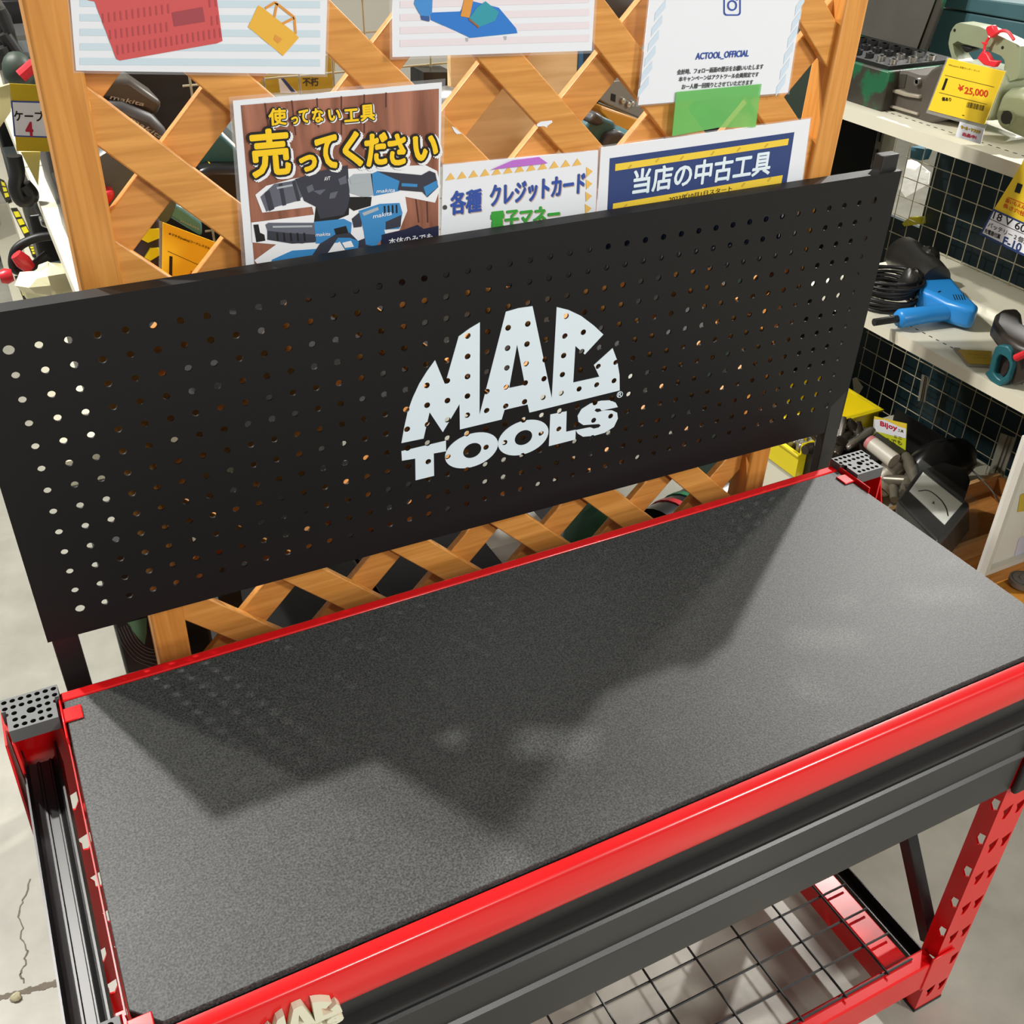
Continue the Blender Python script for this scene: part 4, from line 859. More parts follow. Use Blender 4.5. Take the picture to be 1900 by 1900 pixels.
# card standing at the back
xb = 2.03; t = tagcard('price_card', 'yellow and white card with red lettering standing among the fittings', xb, [z5(845, 275), z5(1075, 328), z5(1062, 560), z5(1000, 545), z5(828, 415)], None, mat('lime_card', (200, 206, 40), .4))
F5 = XF(xb); m = MB(); F5.poly(m, [z5(842, 295), z5(920, 300), z5(1015, 345), z5(1070, 360), z5(1068, 430), z5(1000, 418), z5(835, 375)], 0, .0006); F5.poly(m, [z5(846, 276), z5(1074, 328), z5(1070, 362), z5(1015, 345), z5(925, 300), z5(843, 296)], 2, .0008)
F5.text(m, 'Bijoy', z5(888, 350), z5(1005, 385), 11, 1, lift=.0011, bold=.06); F5.text(m, '工具', z5(1012, 382), z5(1052, 392), 5, 3, lift=.0011, bold=.04); F5.text(m, 'ミニ', z5(985, 425), z5(1040, 440), 5, 3, lift=.0011, bold=.04)
F5.text(m, 'どちらでも', z5(850, 440), z5(1040, 478), 8, 3, lift=.0009, bold=.03); m.build('printing', [WH, INK('crimson', (200, 30, 50)), INK('bar_yellow', (240, 206, 66)), INK('olive_ink', (84, 84, 20))], t, smooth=0)
m = MB(); m.ball((2.06, .992, ZD + .075), .12, .054, .075, 18, 10, jit=.03); tag(m.build('black_bag', mat('black_bag_film', (16, 16, 17), .3, var=.1), smooth=80), 'black plastic bag slumped behind the ammeter under the mesh', 'bag')
m = MB(); m.box(2.07, 2.22, 1.055, 1.30, ZD, ZD + .012); m.box(2.07, 2.22, 1.05, 1.055, ZD, ZD + .05); m.box(2.07, 2.076, 1.055, 1.30, ZD, ZD + .05); m.box(2.214, 2.22, 1.055, 1.30, ZD, ZD + .05); tag(m.build('black_tray', mat('black_crate', (24, 23, 22)), smooth=0), 'flat black tray under the mesh behind the red lettered card', 'tray')
# wooden tray
WT = wood('tray_wood', (196, 148, 92), (216, 170, 114), ((0, 0, 0), (1.5, 20, 20)), 4, .5, knots=False); WT2 = wood('tray_wood_dark', (150, 98, 44), (178, 120, 60), ((0, 0, 0), (1.5, 20, 20)), 4, .5, knots=False)
t = thing('wooden_tray', 'wooden divided tray on the bottom deck holding the ammeter', 'tray', (1.98, .70, ZD))
m = MB(); m.box(1.79, 2.2, .47, .93, ZD, ZD + .008); m.build('bottom', WT2, t, smooth=0)
for i, y in enumerate((.92, .735, .475)): MB().box(1.79, 2.2, y - .006, y + .006, ZD + .008, -.62).build('divider', WT, t, smooth=0)
for x in (1.79, 2.19): MB().box(x, x + .012, .482, .914, ZD + .008, -.625).build('side', WT2, t, smooth=0)
m = MB(); m.box(1.81, 2.18, .49, .605, -.634, -.628); m.build('lid_board', wood('orange_board', (196, 128, 44), (214, 148, 60), ((0, 0, 0), (1.5, 16, 16)), 4, .4, knots=False), t, smooth=0)
# ammeter in a plastic bag
BAK = mat('black_bakelite', (22, 21, 20), .25, var=.1)
t = thing('ammeter', 'black portable ammeter with white dial in a clear bag on the wooden tray', 'meter', (1.82, .77, -.619))
zf = -.535; fc = [at(*z5(a, b), 2, zf) for a, b in ((1190, 668), (1475, 880), (1340, 1042), (1090, 806))]; cc = sum(fc, Vector()) / 4
ex = [cc + (p - cc) * 1.22 for p in fc]; ex[2] += (ex[2] - ex[1]) * .35; ex[3] += (ex[3] - ex[0]) * .35
m = MB(); n_ = 4; lo = [Vector((cc.x + (p.x - cc.x) * 1.1 + .02, cc.y + (p.y - cc.y) * 1.1, -.619)) for p in ex]
m.add(ex + lo, [(0, 1, 2, 3), (7, 6, 5, 4)] + [(i, i + 4, (i + 1) % 4 + 4, (i + 1) % 4) for i in range(4)]); m.build('case', BAK, t, bevel=.008, seg=3)
hp = [at(*z5(a, b), 2, zf + .012) for a, b in ((1190, 640), (1330, 592), (1500, 640), (1525, 720), (1478, 866))]; MB().prism(hp, (0, 0, -.03)).build('terminal_block', BAK, t, bevel=.006)
m = MB(); m.prism([p + Vector((0, 0, .0015)) for p in fc], (0, 0, -.003)); dl = m.build('dial', mat('dial_white', (240, 243, 234), .35), t, smooth=0)
m = MB(); FD = Face((0, 0, zf + .002), fc[1] - fc[0], fc[0] - fc[3])
arc = bez([z5(*a) + (0,) for a in ((1155, 802), (1230, 800), (1310, 860), (1350, 920), (1365, 978))], 6)
for p, q in zip(arc, arc[1:]):
    A, B = FD.hit(p[0], p[1]), FD.hit(q[0], q[1]); m.bar(A, B, .0028, .0006)
FD.text(m, 'A', z5(1252, 892), z5(1268, 896), 5, 0, lift=.0006, bold=.03); m.build('scale', BLACK, dl, smooth=0)
m = MB(); bg_ = [cc + (p - cc) * 1.16 + Vector((0, 0, .012)) for p in ex]; lo = [Vector((cc.x + (p.x - cc.x) * 1.32 + .02, cc.y + (p.y - cc.y) * 1.32, -.618)) for p in ex]
m.add(bg_ + lo, [(0, 1, 2, 3)] + [(i, i + 4, (i + 1) % 4 + 4, (i + 1) % 4) for i in range(4)])
bag = m.build('plastic_bag', mat('clear_bag_film', (200, 205, 200), .08, var=0, alpha=.06, bump=.6, bscale=35), t, smooth=0)
m = MB(); m.tube(bez([at(*z5(a, b), 2, -.60) for a, b in ((1400, 532), (1500, 625), (1640, 760), (1735, 885))]), .0022, 8); tag(m.build('chrome_rod', STEEL, smooth=60), 'thin bright rod arching behind the ammeter at the mesh foot', 'rod')
# white board leaning at the right edge
t = thing('white_board', 'white framed board standing on the tray at the right edge of the photo', 'board', (2.0, .61, -.62))
y = .612; a = at(1817, 1063, 1, y); zt2 = at(1893, 850, 1, y).z
MB().box(a.x, a.x + .34, y, y + .008, a.z, zt2 + .05).build('panel', mat('white_board_paper', (226, 224, 214), .5, var=.04, scale=8), t, smooth=0)
m = MB(); m.box(a.x, a.x + .012, y - .014, y, a.z, zt2 + .05); m.box(a.x + .012, a.x + .34, y - .014, y, a.z, a.z + .012); m.build('frame', mat('white_frame', (214, 210, 198), .45), t, smooth=0)
m = MB(); FB = Face((0, y - .0004, 0), (1, 0, 0), (0, 0, 1)); FB.poly(m, [(1887, 950), (1893, 918), (1925, 905), (1925, 945)], 0, .0006); FB.poly(m, [(1880, 1040), (1890, 1000), (1925, 985), (1925, 1020)], 1, .0004); m.build('stickers', [INK('sticker_yellow', (206, 178, 60)), INK('sticker_lilac', (214, 214, 232))], t, smooth=0)
m = MB(); c = at(1897, 1082, 2, -.622) + Vector((0, 0, .006)); m.lathe(c + Vector((0, 0, -.006)), (0, 0, 1), [(0, .03), (.012, .03), (.014, .024), (.009, .022), (.009, .012), (.016, .010), (.016, .004)], 24); tag(m.build('caster_wheel', mat('grey_wheel', (120, 118, 112), .4, var=.1)), 'grey round wheel lying by the white board at the right edge', 'wheel')
# clear hook strips on the mesh
for i, px in enumerate((((1180, -20), (1225, 0), (1200, 178), (1150, 165)), ((1735, 395), (1840, 430), (1730, 765), (1630, 735)))):
    t = thing('hook_strip', ('clear plastic hook strip high on the mesh below the middle shelf', 'clear plastic hook strip with wire hook low on the mesh beside the white board')[i], 'hook', (2.244, 1.25 - .28 * i, -.6))
    m = MB(); slab(m, 2.2445, [z5(*p) for p in px], .003); m.build('strip', mat('clear_strip', (190, 186, 168), .2, var=0, alpha=.55), t, smooth=0)
    m = MB(); a, b, c, d = [at(*z5(*p), 0, 2.2425) for p in px]; m.tube([a.lerp(b, .5), d.lerp(c, .4)], .0016, 6); m.tube([a.lerp(b, .75), d.lerp(c, .65), d.lerp(c, .65) + Vector((-.02, 0, -.01))], .0016, 6); m.build('hook', GM, t)
m = MB(); slab(m, 2.243, [z5(690, 10), z5(715, 0), z5(765, 70), z5(735, 120), z5(700, 115)], .001); tag(m.build('torn_card', [mat('pale_card', (206, 200, 184), .5)], smooth=0), 'pale torn card on the mesh behind the pegboard right edge', 'card')
m = MB(); m.prism([at(*z0(a_, b_), 0, 2.27 + .10 * (505 - b_) / 340) for a_, b_ in ((590, 175), (640, 165), (785, 285), (770, 390), (570, 505), (515, 430))], (.002, 0, 0)); tag(m.build('foil_bag', mat('crumpled_foil', (255, 252, 240), .3, var=.06, scale=60, bump=.8, bscale=60), smooth=0), 'crumpled pale plastic packet hanging behind the mesh near the board top corner', 'packet')
m = MB(); slab(m, 2.262, [z0(540, 735), z0(600, 680), z0(700, 680), z0(700, 740), z0(560, 760)], .02); tag(m.build('yellow_packet', mat('yellow_packet', (214, 204, 40), .4), smooth=0), 'yellow packet behind the mesh above the blue drill', 'packet')
m = MB(); slab(m, 2.262, [z0(620, 60), z0(740, 80), z0(700, 180), z0(610, 160)], .03); tag(m.build('blue_box', mat('blue_grey_box', (70, 120, 140), .5), smooth=0), 'little blue box behind the mesh just under the upper shelf', 'box')
# ------------------------------------------------------------------ goods behind the lattice screen
DK = mat('matt_black_case', (20, 20, 21), .3, var=.1); DG = mat('charcoal_housing', (66, 66, 66), .45, var=.1); RACK = mat('black_rack_steel', (26, 26, 27), .5)
rk = thing('display_rack', 'black display rack close behind the lattice screen', 'shelf', (.75, .9, FL))
ZS = .14
for zt_ in (ZS, -.46): MB().box(.20, 1.10, .60, 1.14, zt_ - .02, zt_).build('shelf', RACK, rk, smooth=0)
for x in (.20, 1.07):
    for y in (.60, 1.11): MB().box(x, x + .03, y, y + .03, FL, ZS - .02).build('upright', RACK, rk, smooth=0)
MB().box(.20, .40, 1.14, 1.15, ZS - .02, .62).build('back_panel', RACK, rk, smooth=0)
def yslab(mb, y, px, dy, m=0): mb.prism([at(u, v, 1, y) for u, v in px], (0, dy, 0), m)
za = zp(140, 120, 4.75); zb6 = zp(800, 60, 4.318); z7 = zp(700, 820, 2.5333); zc = zp(480, 0, 4.5238)
YF = lambda y: Face((0, y, 0), (1, 0, 0), (0, 0, 1))
t = thing('power_tool', 'charcoal power tool with pale lettering behind the upper left lattice gap', 'power tool', (.25, .85, ZS))
m = MB(); yslab(m, .82, [za(150, 300), za(260, 130), za(480, 130), za(650, 250), za(775, 335), za(715, 460), za(560, 395), za(330, 330)], .07); m.build('upper_housing', mat('warm_grey_housing', (74, 71, 64), .4, var=.1), t, bevel=.006)
m = MB(); yslab(m, .80, [za(200, 340), za(420, 345), za(680, 450), za(800, 570), za(900, 800), za(800, 1100), za(500, 1500), za(200, 1500)], .10); m.build('lower_housing', DG, t, bevel=.01)
m = MB(); YF(.82).text(m, 'makita', za(300, 300), za(600, 365), 8, 0, bold=.03, shear=.2); YF(.80).text(m, 'makita', za(470, 485), za(760, 660), 8, 0, bold=.03, shear=.2); m.build('lettering', INK('pale_grey', (186, 184, 174)), t, smooth=0)
m = MB(); c = at(*za(460, 1090), 1, .74); m.lathe(c + Vector((0, -.02, 0)), (0, 1, 0), [(0, .05), (.004, .052), (.03, .052), (.034, .05)], 28); tag(m.build('grinding_disc', mat('dark_grey_disc', (70, 78, 80), .4)), 'dark grey round disc behind the left lattice gap next to the red cloth', 'disc')
m = MB(); yslab(m, .70, [za(190, 1180), za(250, 1130), za(350, 1110), za(345, 1180), za(320, 1220), za(250, 1280), za(200, 1290)], .03); tag(m.build('red_strap', RP, bevel=.004), 'red plastic strap in the gap beside the left lattice post', 'strap')
t = thing('power_tool', 'teal and black power tool left of the buying poster behind the lattice', 'power tool', (.32, .85, ZS))
m = MB(); yslab(m, .82, [za(1180, 640), za(1290, 610), za(1420, 740), za(1560, 900), za(1560, 960), za(1350, 900), za(1150, 950), za(1040, 900)], .08); m.build('housing', TEAL, t, bevel=.008)
m = MB(); yslab(m, .79, [za(1050, 960), za(1200, 910), za(1460, 910), za(1700, 1000), za(1700, 1500), za(1200, 1330), za(1080, 1100)], .08); m.build('grip', DK, t, bevel=.008)
m = MB(); yslab(m, .81, [za(1140, 920), za(1185, 865), za(1215, 905)], .01); m.build('yellow_mark', YEL, t, smooth=0)
t = thing('tool_case', 'pale teal plastic case end above the yellow tag behind the lattice', 'case', (.30, .74, ZS))
m = MB(); yslab(m, .73, [za(745, 1290), za(820, 1200), za(960, 1270), za(1120, 1390), za(1120, 1520), za(980, 1440), za(850, 1360)], .05); m.build('shell', mat('light_teal_case', (84, 148, 158), .35, var=.08), t, bevel=.004)
m = MB(); YF(.73).text(m, 'makita', za(925, 1380), za(1090, 1455), 3.5, 0); m.build('lettering', INK('pale_grey', (186, 184, 174)), t, smooth=0)
m = MB(); yslab(m, .70, [za(480, 1640), za(600, 1440), za(720, 1330), za(760, 1400), za(760, 1900), za(600, 1900)], .07); t = tag(m.build('work_glove', [mat('dark_purple_cloth', (50, 44, 62), .8, var=.2)], bevel=.01), 'yellow and dark purple work glove left of the yellow tag behind the lattice', 'glove')
m = MB(); yslab(m, .697, [za(580, 1540), za(640, 1450), za(740, 1450), za(740, 1530), za(640, 1570)], .004); yslab(m, .697, [za(610, 1700), za(660, 1620), za(740, 1620), za(740, 1680), za(660, 1730)], .004); m.build('yellow_patch', mat('yellow_cloth', (226, 216, 30), .7), t, smooth=0)
P = [za(770, 1390), za(1230, 1565), za(1230, 1980), za(760, 1980)]
t = thing('price_tag', 'yellow price tag standing behind the lower left lattice gap', 'price tag', (.28, .64, ZS))
MB().prism([at(u, v, 1, .64) for u, v in P], (0, .0012, 0)).build('card', YC, t, smooth=0); MB().prism([at(u, v, 1, .638) for u, v in (za(738, 1380), za(765, 1385), za(756, 1980), za(735, 1980))], (0, .001, 0)).build('clear_pouch', CLEAR, t, smooth=0)
m = MB(); FY = YF(.64); FY.text(m, '★マキタ(makita)コードレスマルノコ', za(815, 1500), za(1225, 1650), 5.5, 0, bold=.02); FY.poly(m, [za(812, 1640), za(1080, 1760), za(1080, 1764), za(812, 1645)], 0, .0005); FY.poly(m, [za(828, 1685), za(855, 1690), za(852, 1865), za(824, 1860)], 0, .0005); FY.text(m, '¥', za(1000, 1860), za(1030, 1870), 10, 1, bold=.03); m.build('printing', [BLACK, INK('price_red', (214, 60, 30))], t, smooth=0)
# middle and right gaps
t = thing('wire_panel', 'cream wire grid panel hanging behind the lattice between the notices', 'wire panel', (.55, 1.0, .2)); m = MB(); q0 = at(500, 140, 1, 1.0)
for k in range(12): m.tube([(.34 + .05 * k, 1.0, .16), (.34 + .05 * k, 1.0, .62)], .0016, 6)
for k in range(10): m.tube([(.33, 1.0032, .16 + .05 * k), (.90, 1.0032, .16 + .05 * k)], .0016, 6)
m.build('wires', MESHM, t, smooth=60)
m = MB(); yslab(m, 1.04, [zc(-60, 660), zc(640, 440), zc(635, 780), zc(-60, 800)], .002); t = tag(m.build('yellow_sign', mat('yellow_sign_card', (196, 168, 50), .5), smooth=0), 'yellow and white sign behind the wire grid under the basket notice', 'sign')
m = MB(); f = YF(1.04); f.poly(m, [zc(160, 640), zc(195, 650), zc(330, 780), zc(180, 780)], 0, .0006); f.poly(m, [zc(185, 660), zc(205, 650), zc(310, 770), zc(275, 775)], 1, .0009); f.text(m, '不朽', zc(370, 720), zc(500, 720), 15, 2, bold=.03); m.build('printing', [WH, NAVY, INK('dark_grey', (60, 60, 56))], t, smooth=0)
PLY = wood('plywood', (214, 180, 126), (236, 206, 156), ((0, 0, 0), (1.2, 20, 12)), 6, .5, knots=False)
a, b = at(836, 115, 1, .93), at(1072, 110, 1, .93); MB_ = MB().box(a.x, b.x, .93, .942, ZS, .60); t = tag(MB_.build('plywood_board', PLY, smooth=0), 'pale plywood board standing behind the middle of the lattice', 'board')
MB().box(b.x, b.x + .008, .928, .944, ZS, .60).build('blue_edge', mat('blue_edge_tape', (44, 96, 140), .5), t, smooth=0)
m = MB(); yslab(m, .96, [zb6(-60, 320), zb6(180, 320), zb6(180, 700), zb6(-60, 700)], .05); tag(m.build('black_box', DK, smooth=0), 'black box behind the lattice left of the plywood board', 'box')
m = MB(); m.lathe(at(*zb6(120, 560), 1, .90), (.2, -1, .1), [(0, .022), (.03, .022), (.04, .016), (.05, .010)], 18); tag(m.build('chrome_cup', STEEL), 'bright metal cup behind the lattice beside the buying poster corner', 'cup')
t = thing('radio_unit', 'grey metal box with small knobs behind the lattice beside the campaign notice', 'electric box', (.93, .95, .3)); m = MB(); yslab(m, .90, [zb6(1560, 370), zb6(1700, 560), zb6(1740, 720), zb6(1420, 590), zb6(1300, 520), zb6(1440, 380)], .10); m.build('casing', mat('brushed_grey_metal', (128, 126, 118), .35, metal=.3, var=.1), t, bevel=.003)
for a in ((1530, 545), (1575, 575), (1605, 568)): c = at(*zb6(*a), 1, .90); MB().lathe(c + Vector((0, .001, 0)), (0, -1, 0), [(0, .005), (.006, .004), (.007, .001)], 10).build('knob', STEEL, t)
m = MB(); yslab(m, .899, [zb6(1445, 490), zb6(1480, 500), zb6(1475, 560), zb6(1440, 545)], .002); m.build('socket_hole', DK, t, smooth=0)
m = MB(); yslab(m, .86, [zb6(1360, 590), zb6(1720, 720), zb6(1640, 790), zb6(1500, 790), zb6(1350, 640)], .08); tag(m.build('amber_box', mat('amber_plastic', (190, 132, 30), .4), bevel=.003), 'amber yellow box under the grey metal box behind the lattice', 'box')
t = thing('power_tool', 'teal cordless drill behind the lattice above the navy notice', 'power tool', (.82, .80, ZS)); m = MB(); yslab(m, .78, [zb6(1240, 760), zb6(1320, 640), zb6(1400, 690), zb6(1480, 720), zb6(1490, 790), zb6(1560, 830), zb6(1640, 800), zb6(1640, 1000), zb6(1250, 1000)], .06); m.build('housing', mat('teal_grey_plastic', (60, 104, 110), .4, var=.1), t, bevel=.005)
m = MB(); yslab(m, .765, [zb6(1370, 930), zb6(1420, 820), zb6(1520, 790), zb6(1580, 830), zb6(1600, 1000), zb6(1360, 1000)], .06); yslab(m, .77, [zb6(1270, 720), zb6(1320, 640), zb6(1390, 680), zb6(1400, 740), zb6(1330, 760)], .05); m.build('grip', DG, t, bevel=.005)
m = MB(); yslab(m, .97, [(1080, 95), (1160, 95), (1180, 150), (1110, 190), (1070, 260)], .06); tag(m.build('dark_case', mat('dark_blue_case', (28, 34, 44), .4)), 'dark case behind the lattice between plywood board and grey metal box', 'case')
m = MB(); c = at(1168, 12, 1, .9); m.lathe(c + Vector((0, .06, 0)), (0, -1, 0), [(0, .03), (.05, .034), (.06, .02), (.07, .006)], 22); tag(m.build('motor_unit', DG), 'round dark motor behind the lattice left of the campaign notice', 'motor')
xa, xb_ = at(1452, 100, 1, 1.0).x, at(1527, 100, 1, 1.0).x; m = MB(); m.box(xa, xb_, 1.0, 1.1, FL, .66); tag(m.build('dark_green_case', mat('dark_green_case', (30, 48, 40), .5)), 'tall dark green case seen right of the campaign notice behind the lattice', 'case')
# bottom gaps
def crate(name, label, x0, x1, y0, y1, z0, z1, mtl, cat='case', bev=.006):
    t = thing(name, label, cat, ((x0 + x1) / 2, (y0 + y1) / 2, z0)); MB().box(x0, x1, y0, y1, z0, z1 - .05).build('body', mtl, t, bevel=bev); MB().box(x0 - .004, x1 + .004, y0 - .004, y1 + .004, z1 - .048, z1).build('lid', mtl, t, bevel=bev); return t
crate('tool_case', 'glossy black tool case low behind the lattice, nearest the left post', .25, .44, .62, 1.1, -.46, -.22, DK)
crate('tool_case', 'glossy black tool case low behind the lattice, right of the nearer black case', .455, .66, .62, 1.1, -.46, -.24, DK)
a = [at(*z7(p, q), 1, .74) for p, q in ((540, 410), (628, 490), (610, 545), (500, 600), (430, 560))]
t = thing('white_tray', 'white plastic tray low behind the lattice, left of the green bag', 'tray', (.70, .78, -.46)); MB().box(.675, .80, .64, .92, -.46, -.27).build('shell', mat('white_tray_plastic', (214, 214, 206), .4), t, bevel=.004); MB().box(.672, .803, .637, .76, -.27, -.262).build('lip', mat('grey_tray_lip', (176, 176, 170), .4), t, bevel=.002)
m = MB(); m.ball((.915, .76, -.35), .085, .10, .11, 18, 10, jit=.04); m.build('x', mat('green_cloth', (34, 88, 62), .6, var=.2, scale=20), smooth=80).name = 'green_bag'; tag(bpy.data.objects['green_bag'], 'dark green bag low behind the lattice right of the white tray', 'bag')
t = thing('sander_drum', 'black drum with red and green rings low behind the lattice, near the right post', 'drum', (1.08, .78, -.46)); c0, c1 = Vector((1.03, .76, -.375)), Vector((1.20, .80, -.375)); m = MB(); m.cyl(c0, c1, .08, 28); m.build('barrel', DK, t, smooth=50)
d = (c1 - c0).normalized()
for k, (f, mm) in enumerate(((.04, RP), (.075, mat('green_band', (40, 130, 90), .4)))): MB().cyl(c0 + d * f, c0 + d * (f + .013), .0825, 28).build('ring', mm, t, smooth=50)
m = MB(); m.tube(bez([at(*z7(p, q), 1, .68) for p, q in ((1080, 215), (1110, 235), (1140, 262), (1160, 300))]), .005, 8); tag(m.build('red_cable', RP, smooth=60), 'short red cable low behind the lattice above the green bag', 'cable')
# bag beside the left lattice post
t = thing('printed_bag', 'black printed bag with green leaf and grey lines left of the lattice post', 'bag', (.15, .62, FL)); yb2 = .56
a = at(213, 1168, 1, yb2); m = MB(); m.box(a.x, a.x + .11, yb2, yb2 + .04, FL, .06); bgo = m.build('sack', mat('black_printed_film', (40, 39, 37), .35, var=.08), t, bevel=.004)
m = MB(); f = YF(yb2); f.poly(m, [(236, 1155), (272, 1145), (272, 1175), (268, 1196), (255, 1182)], 0, .0006); m.build('leaf_print', mat('leaf_green', (96, 140, 104), .5), bgo, smooth=0)
m = MB()
for k in range(6):
    P = bez([(214 + 5 * k, 1166 - k * 2), (228 + 6 * k, 1196 - k), (252 + 6 * k, 1224 - 4 * k), (290, 1240 - 8 * k)] and [(214 + 5 * k, 1166 - k * 2, 0), (228 + 6 * k, 1196 - k, 0), (252 + 6 * k, 1224 - 4 * k, 0), (292, 1240 - 8 * k, 0)], 6)
    for p, q in zip(P, P[1:]): f.poly(m, [(p[0], p[1]), (q[0], q[1]), (q[0], q[1] + 1.7), (p[0], p[1] + 1.7)], 0, .0006)
m.build('line_print', mat('line_grey', (120, 118, 118), .5), bgo, smooth=0)
# ------------------------------------------------------------------ shelving far behind on the left
lu = thing('shelving_unit', 'cream shelving unit far behind the screen left post, hung with cables', 'shelf', (.4, 2.5, FL))
LXF = .150
for zt_, x, ys in ((.12, LXF, 1.17), (-.34, .125, 1.55), (-.68, .06, 2.1)):
    MB().box(x, x + .45, ys, 4.4, zt_ - (.03 if zt_ > 0 else .075), zt_).build('shelf', SHW, lu, smooth=0)
MB().box(.62, .64, 1.45, 4.4, FL, .12).build('back_panel', mat('grey_back_panel', (90, 96, 96), .6), lu, smooth=0)
zL = zp(0, 0, 3.3909)
# yellow and black strips on the shelf edges
for zc_, px in ((-.334, ((0, 1128), (28, 1140), (72, 1262), (40, 1275), (0, 1200))), (-.334, ((68, 1315), (108, 1312), (205, 1495), (165, 1512))), (-.334, ((180, 1552), (235, 1548), (285, 1602), (205, 1618))), (-.674, ((92, 1742), (132, 1735), (192, 1880), (150, 1892)))):
    P = [at(*zL(*p), 2, zc_) for p in px]; m = MB(); m.prism(P, (0, 0, .003)); t = tag(m.build('edge_label', BLACK, smooth=0), 'black label card with yellow print on the far left shelf edges', 'label', 'label cards on the far left shelves')
    m = MB(); c = sum(P, Vector()) / len(P); n_ = len(P)
    for k in range(3):
        q = [c + (p - c) * .78 for p in P]; A, B, C_, D_ = q[0], q[1], q[2], q[3]; f0, f1 = k / 3 + .03, k / 3 + .27
        m.prism([A.lerp(D_, f0) + Vector((0, 0, .003)), B.lerp(C_, f0) + Vector((0, 0, .003)), B.lerp(C_, f1) + Vector((0, 0, .003)), A.lerp(D_, f1) + Vector((0, 0, .003))], (0, 0, .0006))
    m.build('yellow_print', INK('label_yellow', (228, 214, 30)), t, smooth=0)
# card with cable price
yk = 1.42
t = thing('price_card', 'yellow card with blue-edged white panel for cables behind the left post', 'price tag', (.1, yk, .12)); m = MB(); yslab(m, yk, [zL(60, 525), zL(330, 540), zL(330, 955), zL(105, 950)], .0015); m.build('card', mat('mustard_card', (206, 176, 30), .4), t, smooth=0)
m = MB(); f = YF(yk); f.poly(m, [zL(68, 633), zL(330, 640), zL(330, 868), zL(88, 858)], 1, .0006); f.poly(m, [zL(78, 642), zL(330, 650), zL(330, 858), zL(98, 850)], 0, .0010); f.text(m, 'ケーブル', zL(92, 758), zL(340, 764), 19, 2, lift=.0014, bold=.03); f.text(m, '4', zL(166, 852), zL(208, 854), 25, 3, lift=.0014, bold=.05); m.build('printing', [WH, BLUE, BLACK, INK('crimson', (190, 30, 60))], t, smooth=0)
m = MB(); yslab(m, yk + .01, [zL(130, 955), zL(255, 955), zL(240, 1170)], .002); m.build('pouch_tip', mat('pale_pouch', (214, 204, 120), .3), t, smooth=0)
random.seed(5)
def loop(name, label, pts, r, mtl, cat='hose', group=None): m = MB(); m.tube(bez(pts), r, 10); return tag(m.build(name, mtl, smooth=60), label, cat, group)
yy = 1.75
loop('black_hose', 'black hose looping down over the far left shelves', [at(*zL(a, b), 1, yy) for a, b in ((360, 1480), (220, 1500), (110, 1560), (80, 1640), (100, 1700), (180, 1690), (300, 1600))], .009, DARKPL)
loop('black_hose', 'stacked black hose end hanging under the cable card', [at(*zL(a, b), 1, 1.7) for a, b in ((90, 980), (110, 1080), (100, 1180), (140, 1260), (200, 1230), (150, 1160))], .014, DARKPL)
for i, (a, b) in enumerate((((100, 1600), (190, 1690)), ((150, 1720), (220, 1770)), ((0, 1745), (80, 1730)))):
    m = MB(); A, B = at(*zL(*a), 1, 1.7), at(*zL(*b), 1, 1.7); m.tube([A, A.lerp(B, .5), B], .014, 10, radii=[.012, .016, .012]); tag(m.build('red_clamp', RP, smooth=50), ('red clamp on the black hose loop far left, the upper one', 'red clamp low beside the crumpled bag far left', 'red clamp at the left edge of the photo above the pegboard')[i], 'clamp', 'red clamps far left')
m = MB(); m.ball(at(*zL(335, 1775), 1, 1.62), .062, .04, .036, 11, 7, jit=.22); tag(m.build('crumpled_bag', mat('white_yellow_bag', (236, 232, 190), .35, var=.12, scale=20), smooth=30), 'crumpled pale plastic bag on the far left shelf above the pegboard edge', 'bag')
m = MB(); A = at(*zL(310, 1290), 1, 1.8); m.tube([A, A + Vector((.05, 0, .0))], .03, 16); m.ball(A, .03, .03, .03); tag(m.build('round_clamp', DARKPL), 'round black clamp head behind the left post', 'clamp')
m = MB(); yslab(m, 1.8, [zL(250, 1385), zL(370, 1380), zL(370, 1420), zL(330, 1430), zL(330, 1450), zL(260, 1425)], .03); tag(m.build('steel_clamp', STEEL, bevel=.003), 'bright steel clamp bar behind the left post', 'clamp')
m = MB(); yslab(m, 2.1, [zL(-40, 60), zL(60, 60), zL(160, 420), zL(-40, 470)], .2); tag(m.build('dark_tool_box', DK, bevel=.02), 'dark tool on the far left shelf at the top left corner', 'power tool')
for i, (a, b, r) in enumerate((((0, 60), (60, 200), .012), ((20, 210), (110, 340), .014), ((0, 300), (60, 420), .02))):
    m = MB(); m.tube([at(*zL(*a), 1, 2.05), at(*zL(*b), 1, 2.05)], r, 10); tag(m.build('black_tube', DARKPL, smooth=60), ('thin black tube at the top left corner', 'black tube below the thin one at the top left', 'thick black tube left of the screen post')[i], 'tube', 'black tubes top left')
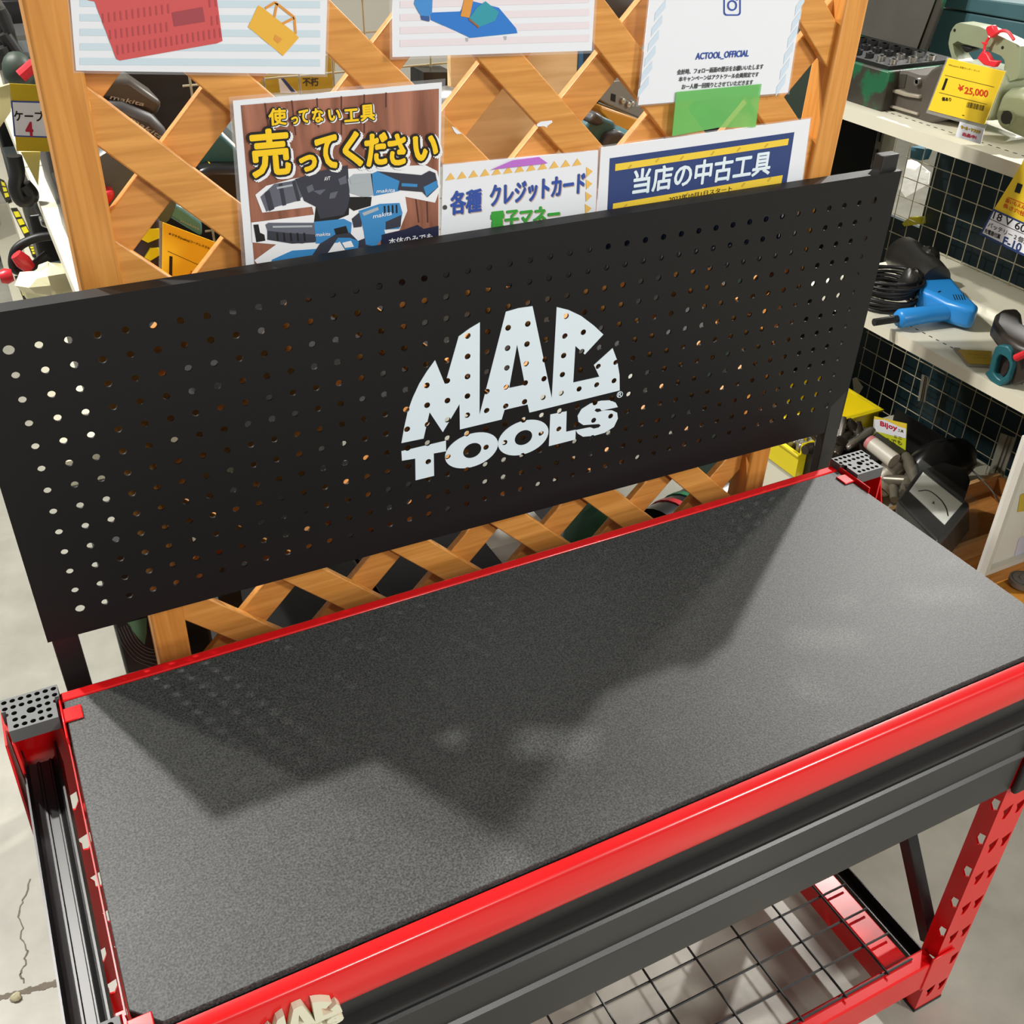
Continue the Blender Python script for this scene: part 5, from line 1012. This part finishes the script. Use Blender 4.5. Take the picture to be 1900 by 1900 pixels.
m = MB(); m.ball(at(*zL(115, 440), 1, 1.9), .03, .03, .035, 14, 8); tag(m.build('green_bulb', mat('dark_green_rubber', (50, 62, 52), .5)), 'dark green rubber bulb above the cable card far left', 'bulb')
m = MB(); A = at(*zL(130, 480), 1, 1.85); m.tube([A, A + Vector((.03, .0, .02))], .012, 10); tag(m.build('red_plug', RP), 'red plug on top of the cable card far left', 'plug')
m = MB(); yslab(m, 1.95, [zL(-40, 560), zL(60, 530), zL(70, 700), zL(-20, 830), zL(-40, 830)], .01); tag(m.build('pale_board', mat('pale_yellow_board', (218, 206, 150), .5), smooth=0), 'pale yellow board at the left edge beside the cable card', 'board')
m = MB(); m.box(-.4, .03, 3.9, 4.4, FL, -.35); tag(m.build('grey_cabinet', mat('blue_grey_cabinet', (116, 124, 122), .5), bevel=.004), 'blue grey cabinet on the floor far left', 'cabinet')

xa, xc = at(1545, 260, 1, 1.5).x, at(1638, 262, 1, 1.5).x
m = MB(); m.box(xa - .25, xc - .02, 1.5, 1.9, FL, at(1600, 205, 1, 1.5).z); tag(m.build('black_cabinet', DK, bevel=.004), 'black cabinet standing behind the left end of the near shelving unit', 'cabinet')

random.seed(9)
for k in range(7):
    y = 1.32 + .31 * k; h = (.10, .14, .09, .16, .12, .1, .15)[k]; x = .172 + .006 * (k % 3)
    MB_ = MB(); MB_.box(x, x + .22, y, y + .22, .12, .12 + h); MB_.cyl((x + .03, y + .02, .12 + h + .012), (x + .03, y + .2, .12 + h + .012), .014, 10)
    tag(MB_.build('tool_body', (DK, DG, DK, mat('slate_housing', (58, 66, 68), .45))[k % 4], bevel=.006), 'dark used power tool in the row on the far left top shelf', 'power tool', 'dark tools on the far left top shelf')
for k in range(6):
    y = 1.7 + .38 * k; h = (.16, .11, .2, .14, .12, .18)[k]; x = .15 + .008 * (k % 2)
    MB_ = MB(); MB_.box(x, x + .2, y, y + .27, -.34, -.34 + h)
    tag(MB_.build('boxed_tool', (DG, mat('slate_housing', (58, 66, 68)), DK)[k % 3], bevel=.006), 'grey or black boxed tool in the row on the far left second shelf', 'box', 'boxed tools on the far left second shelf')
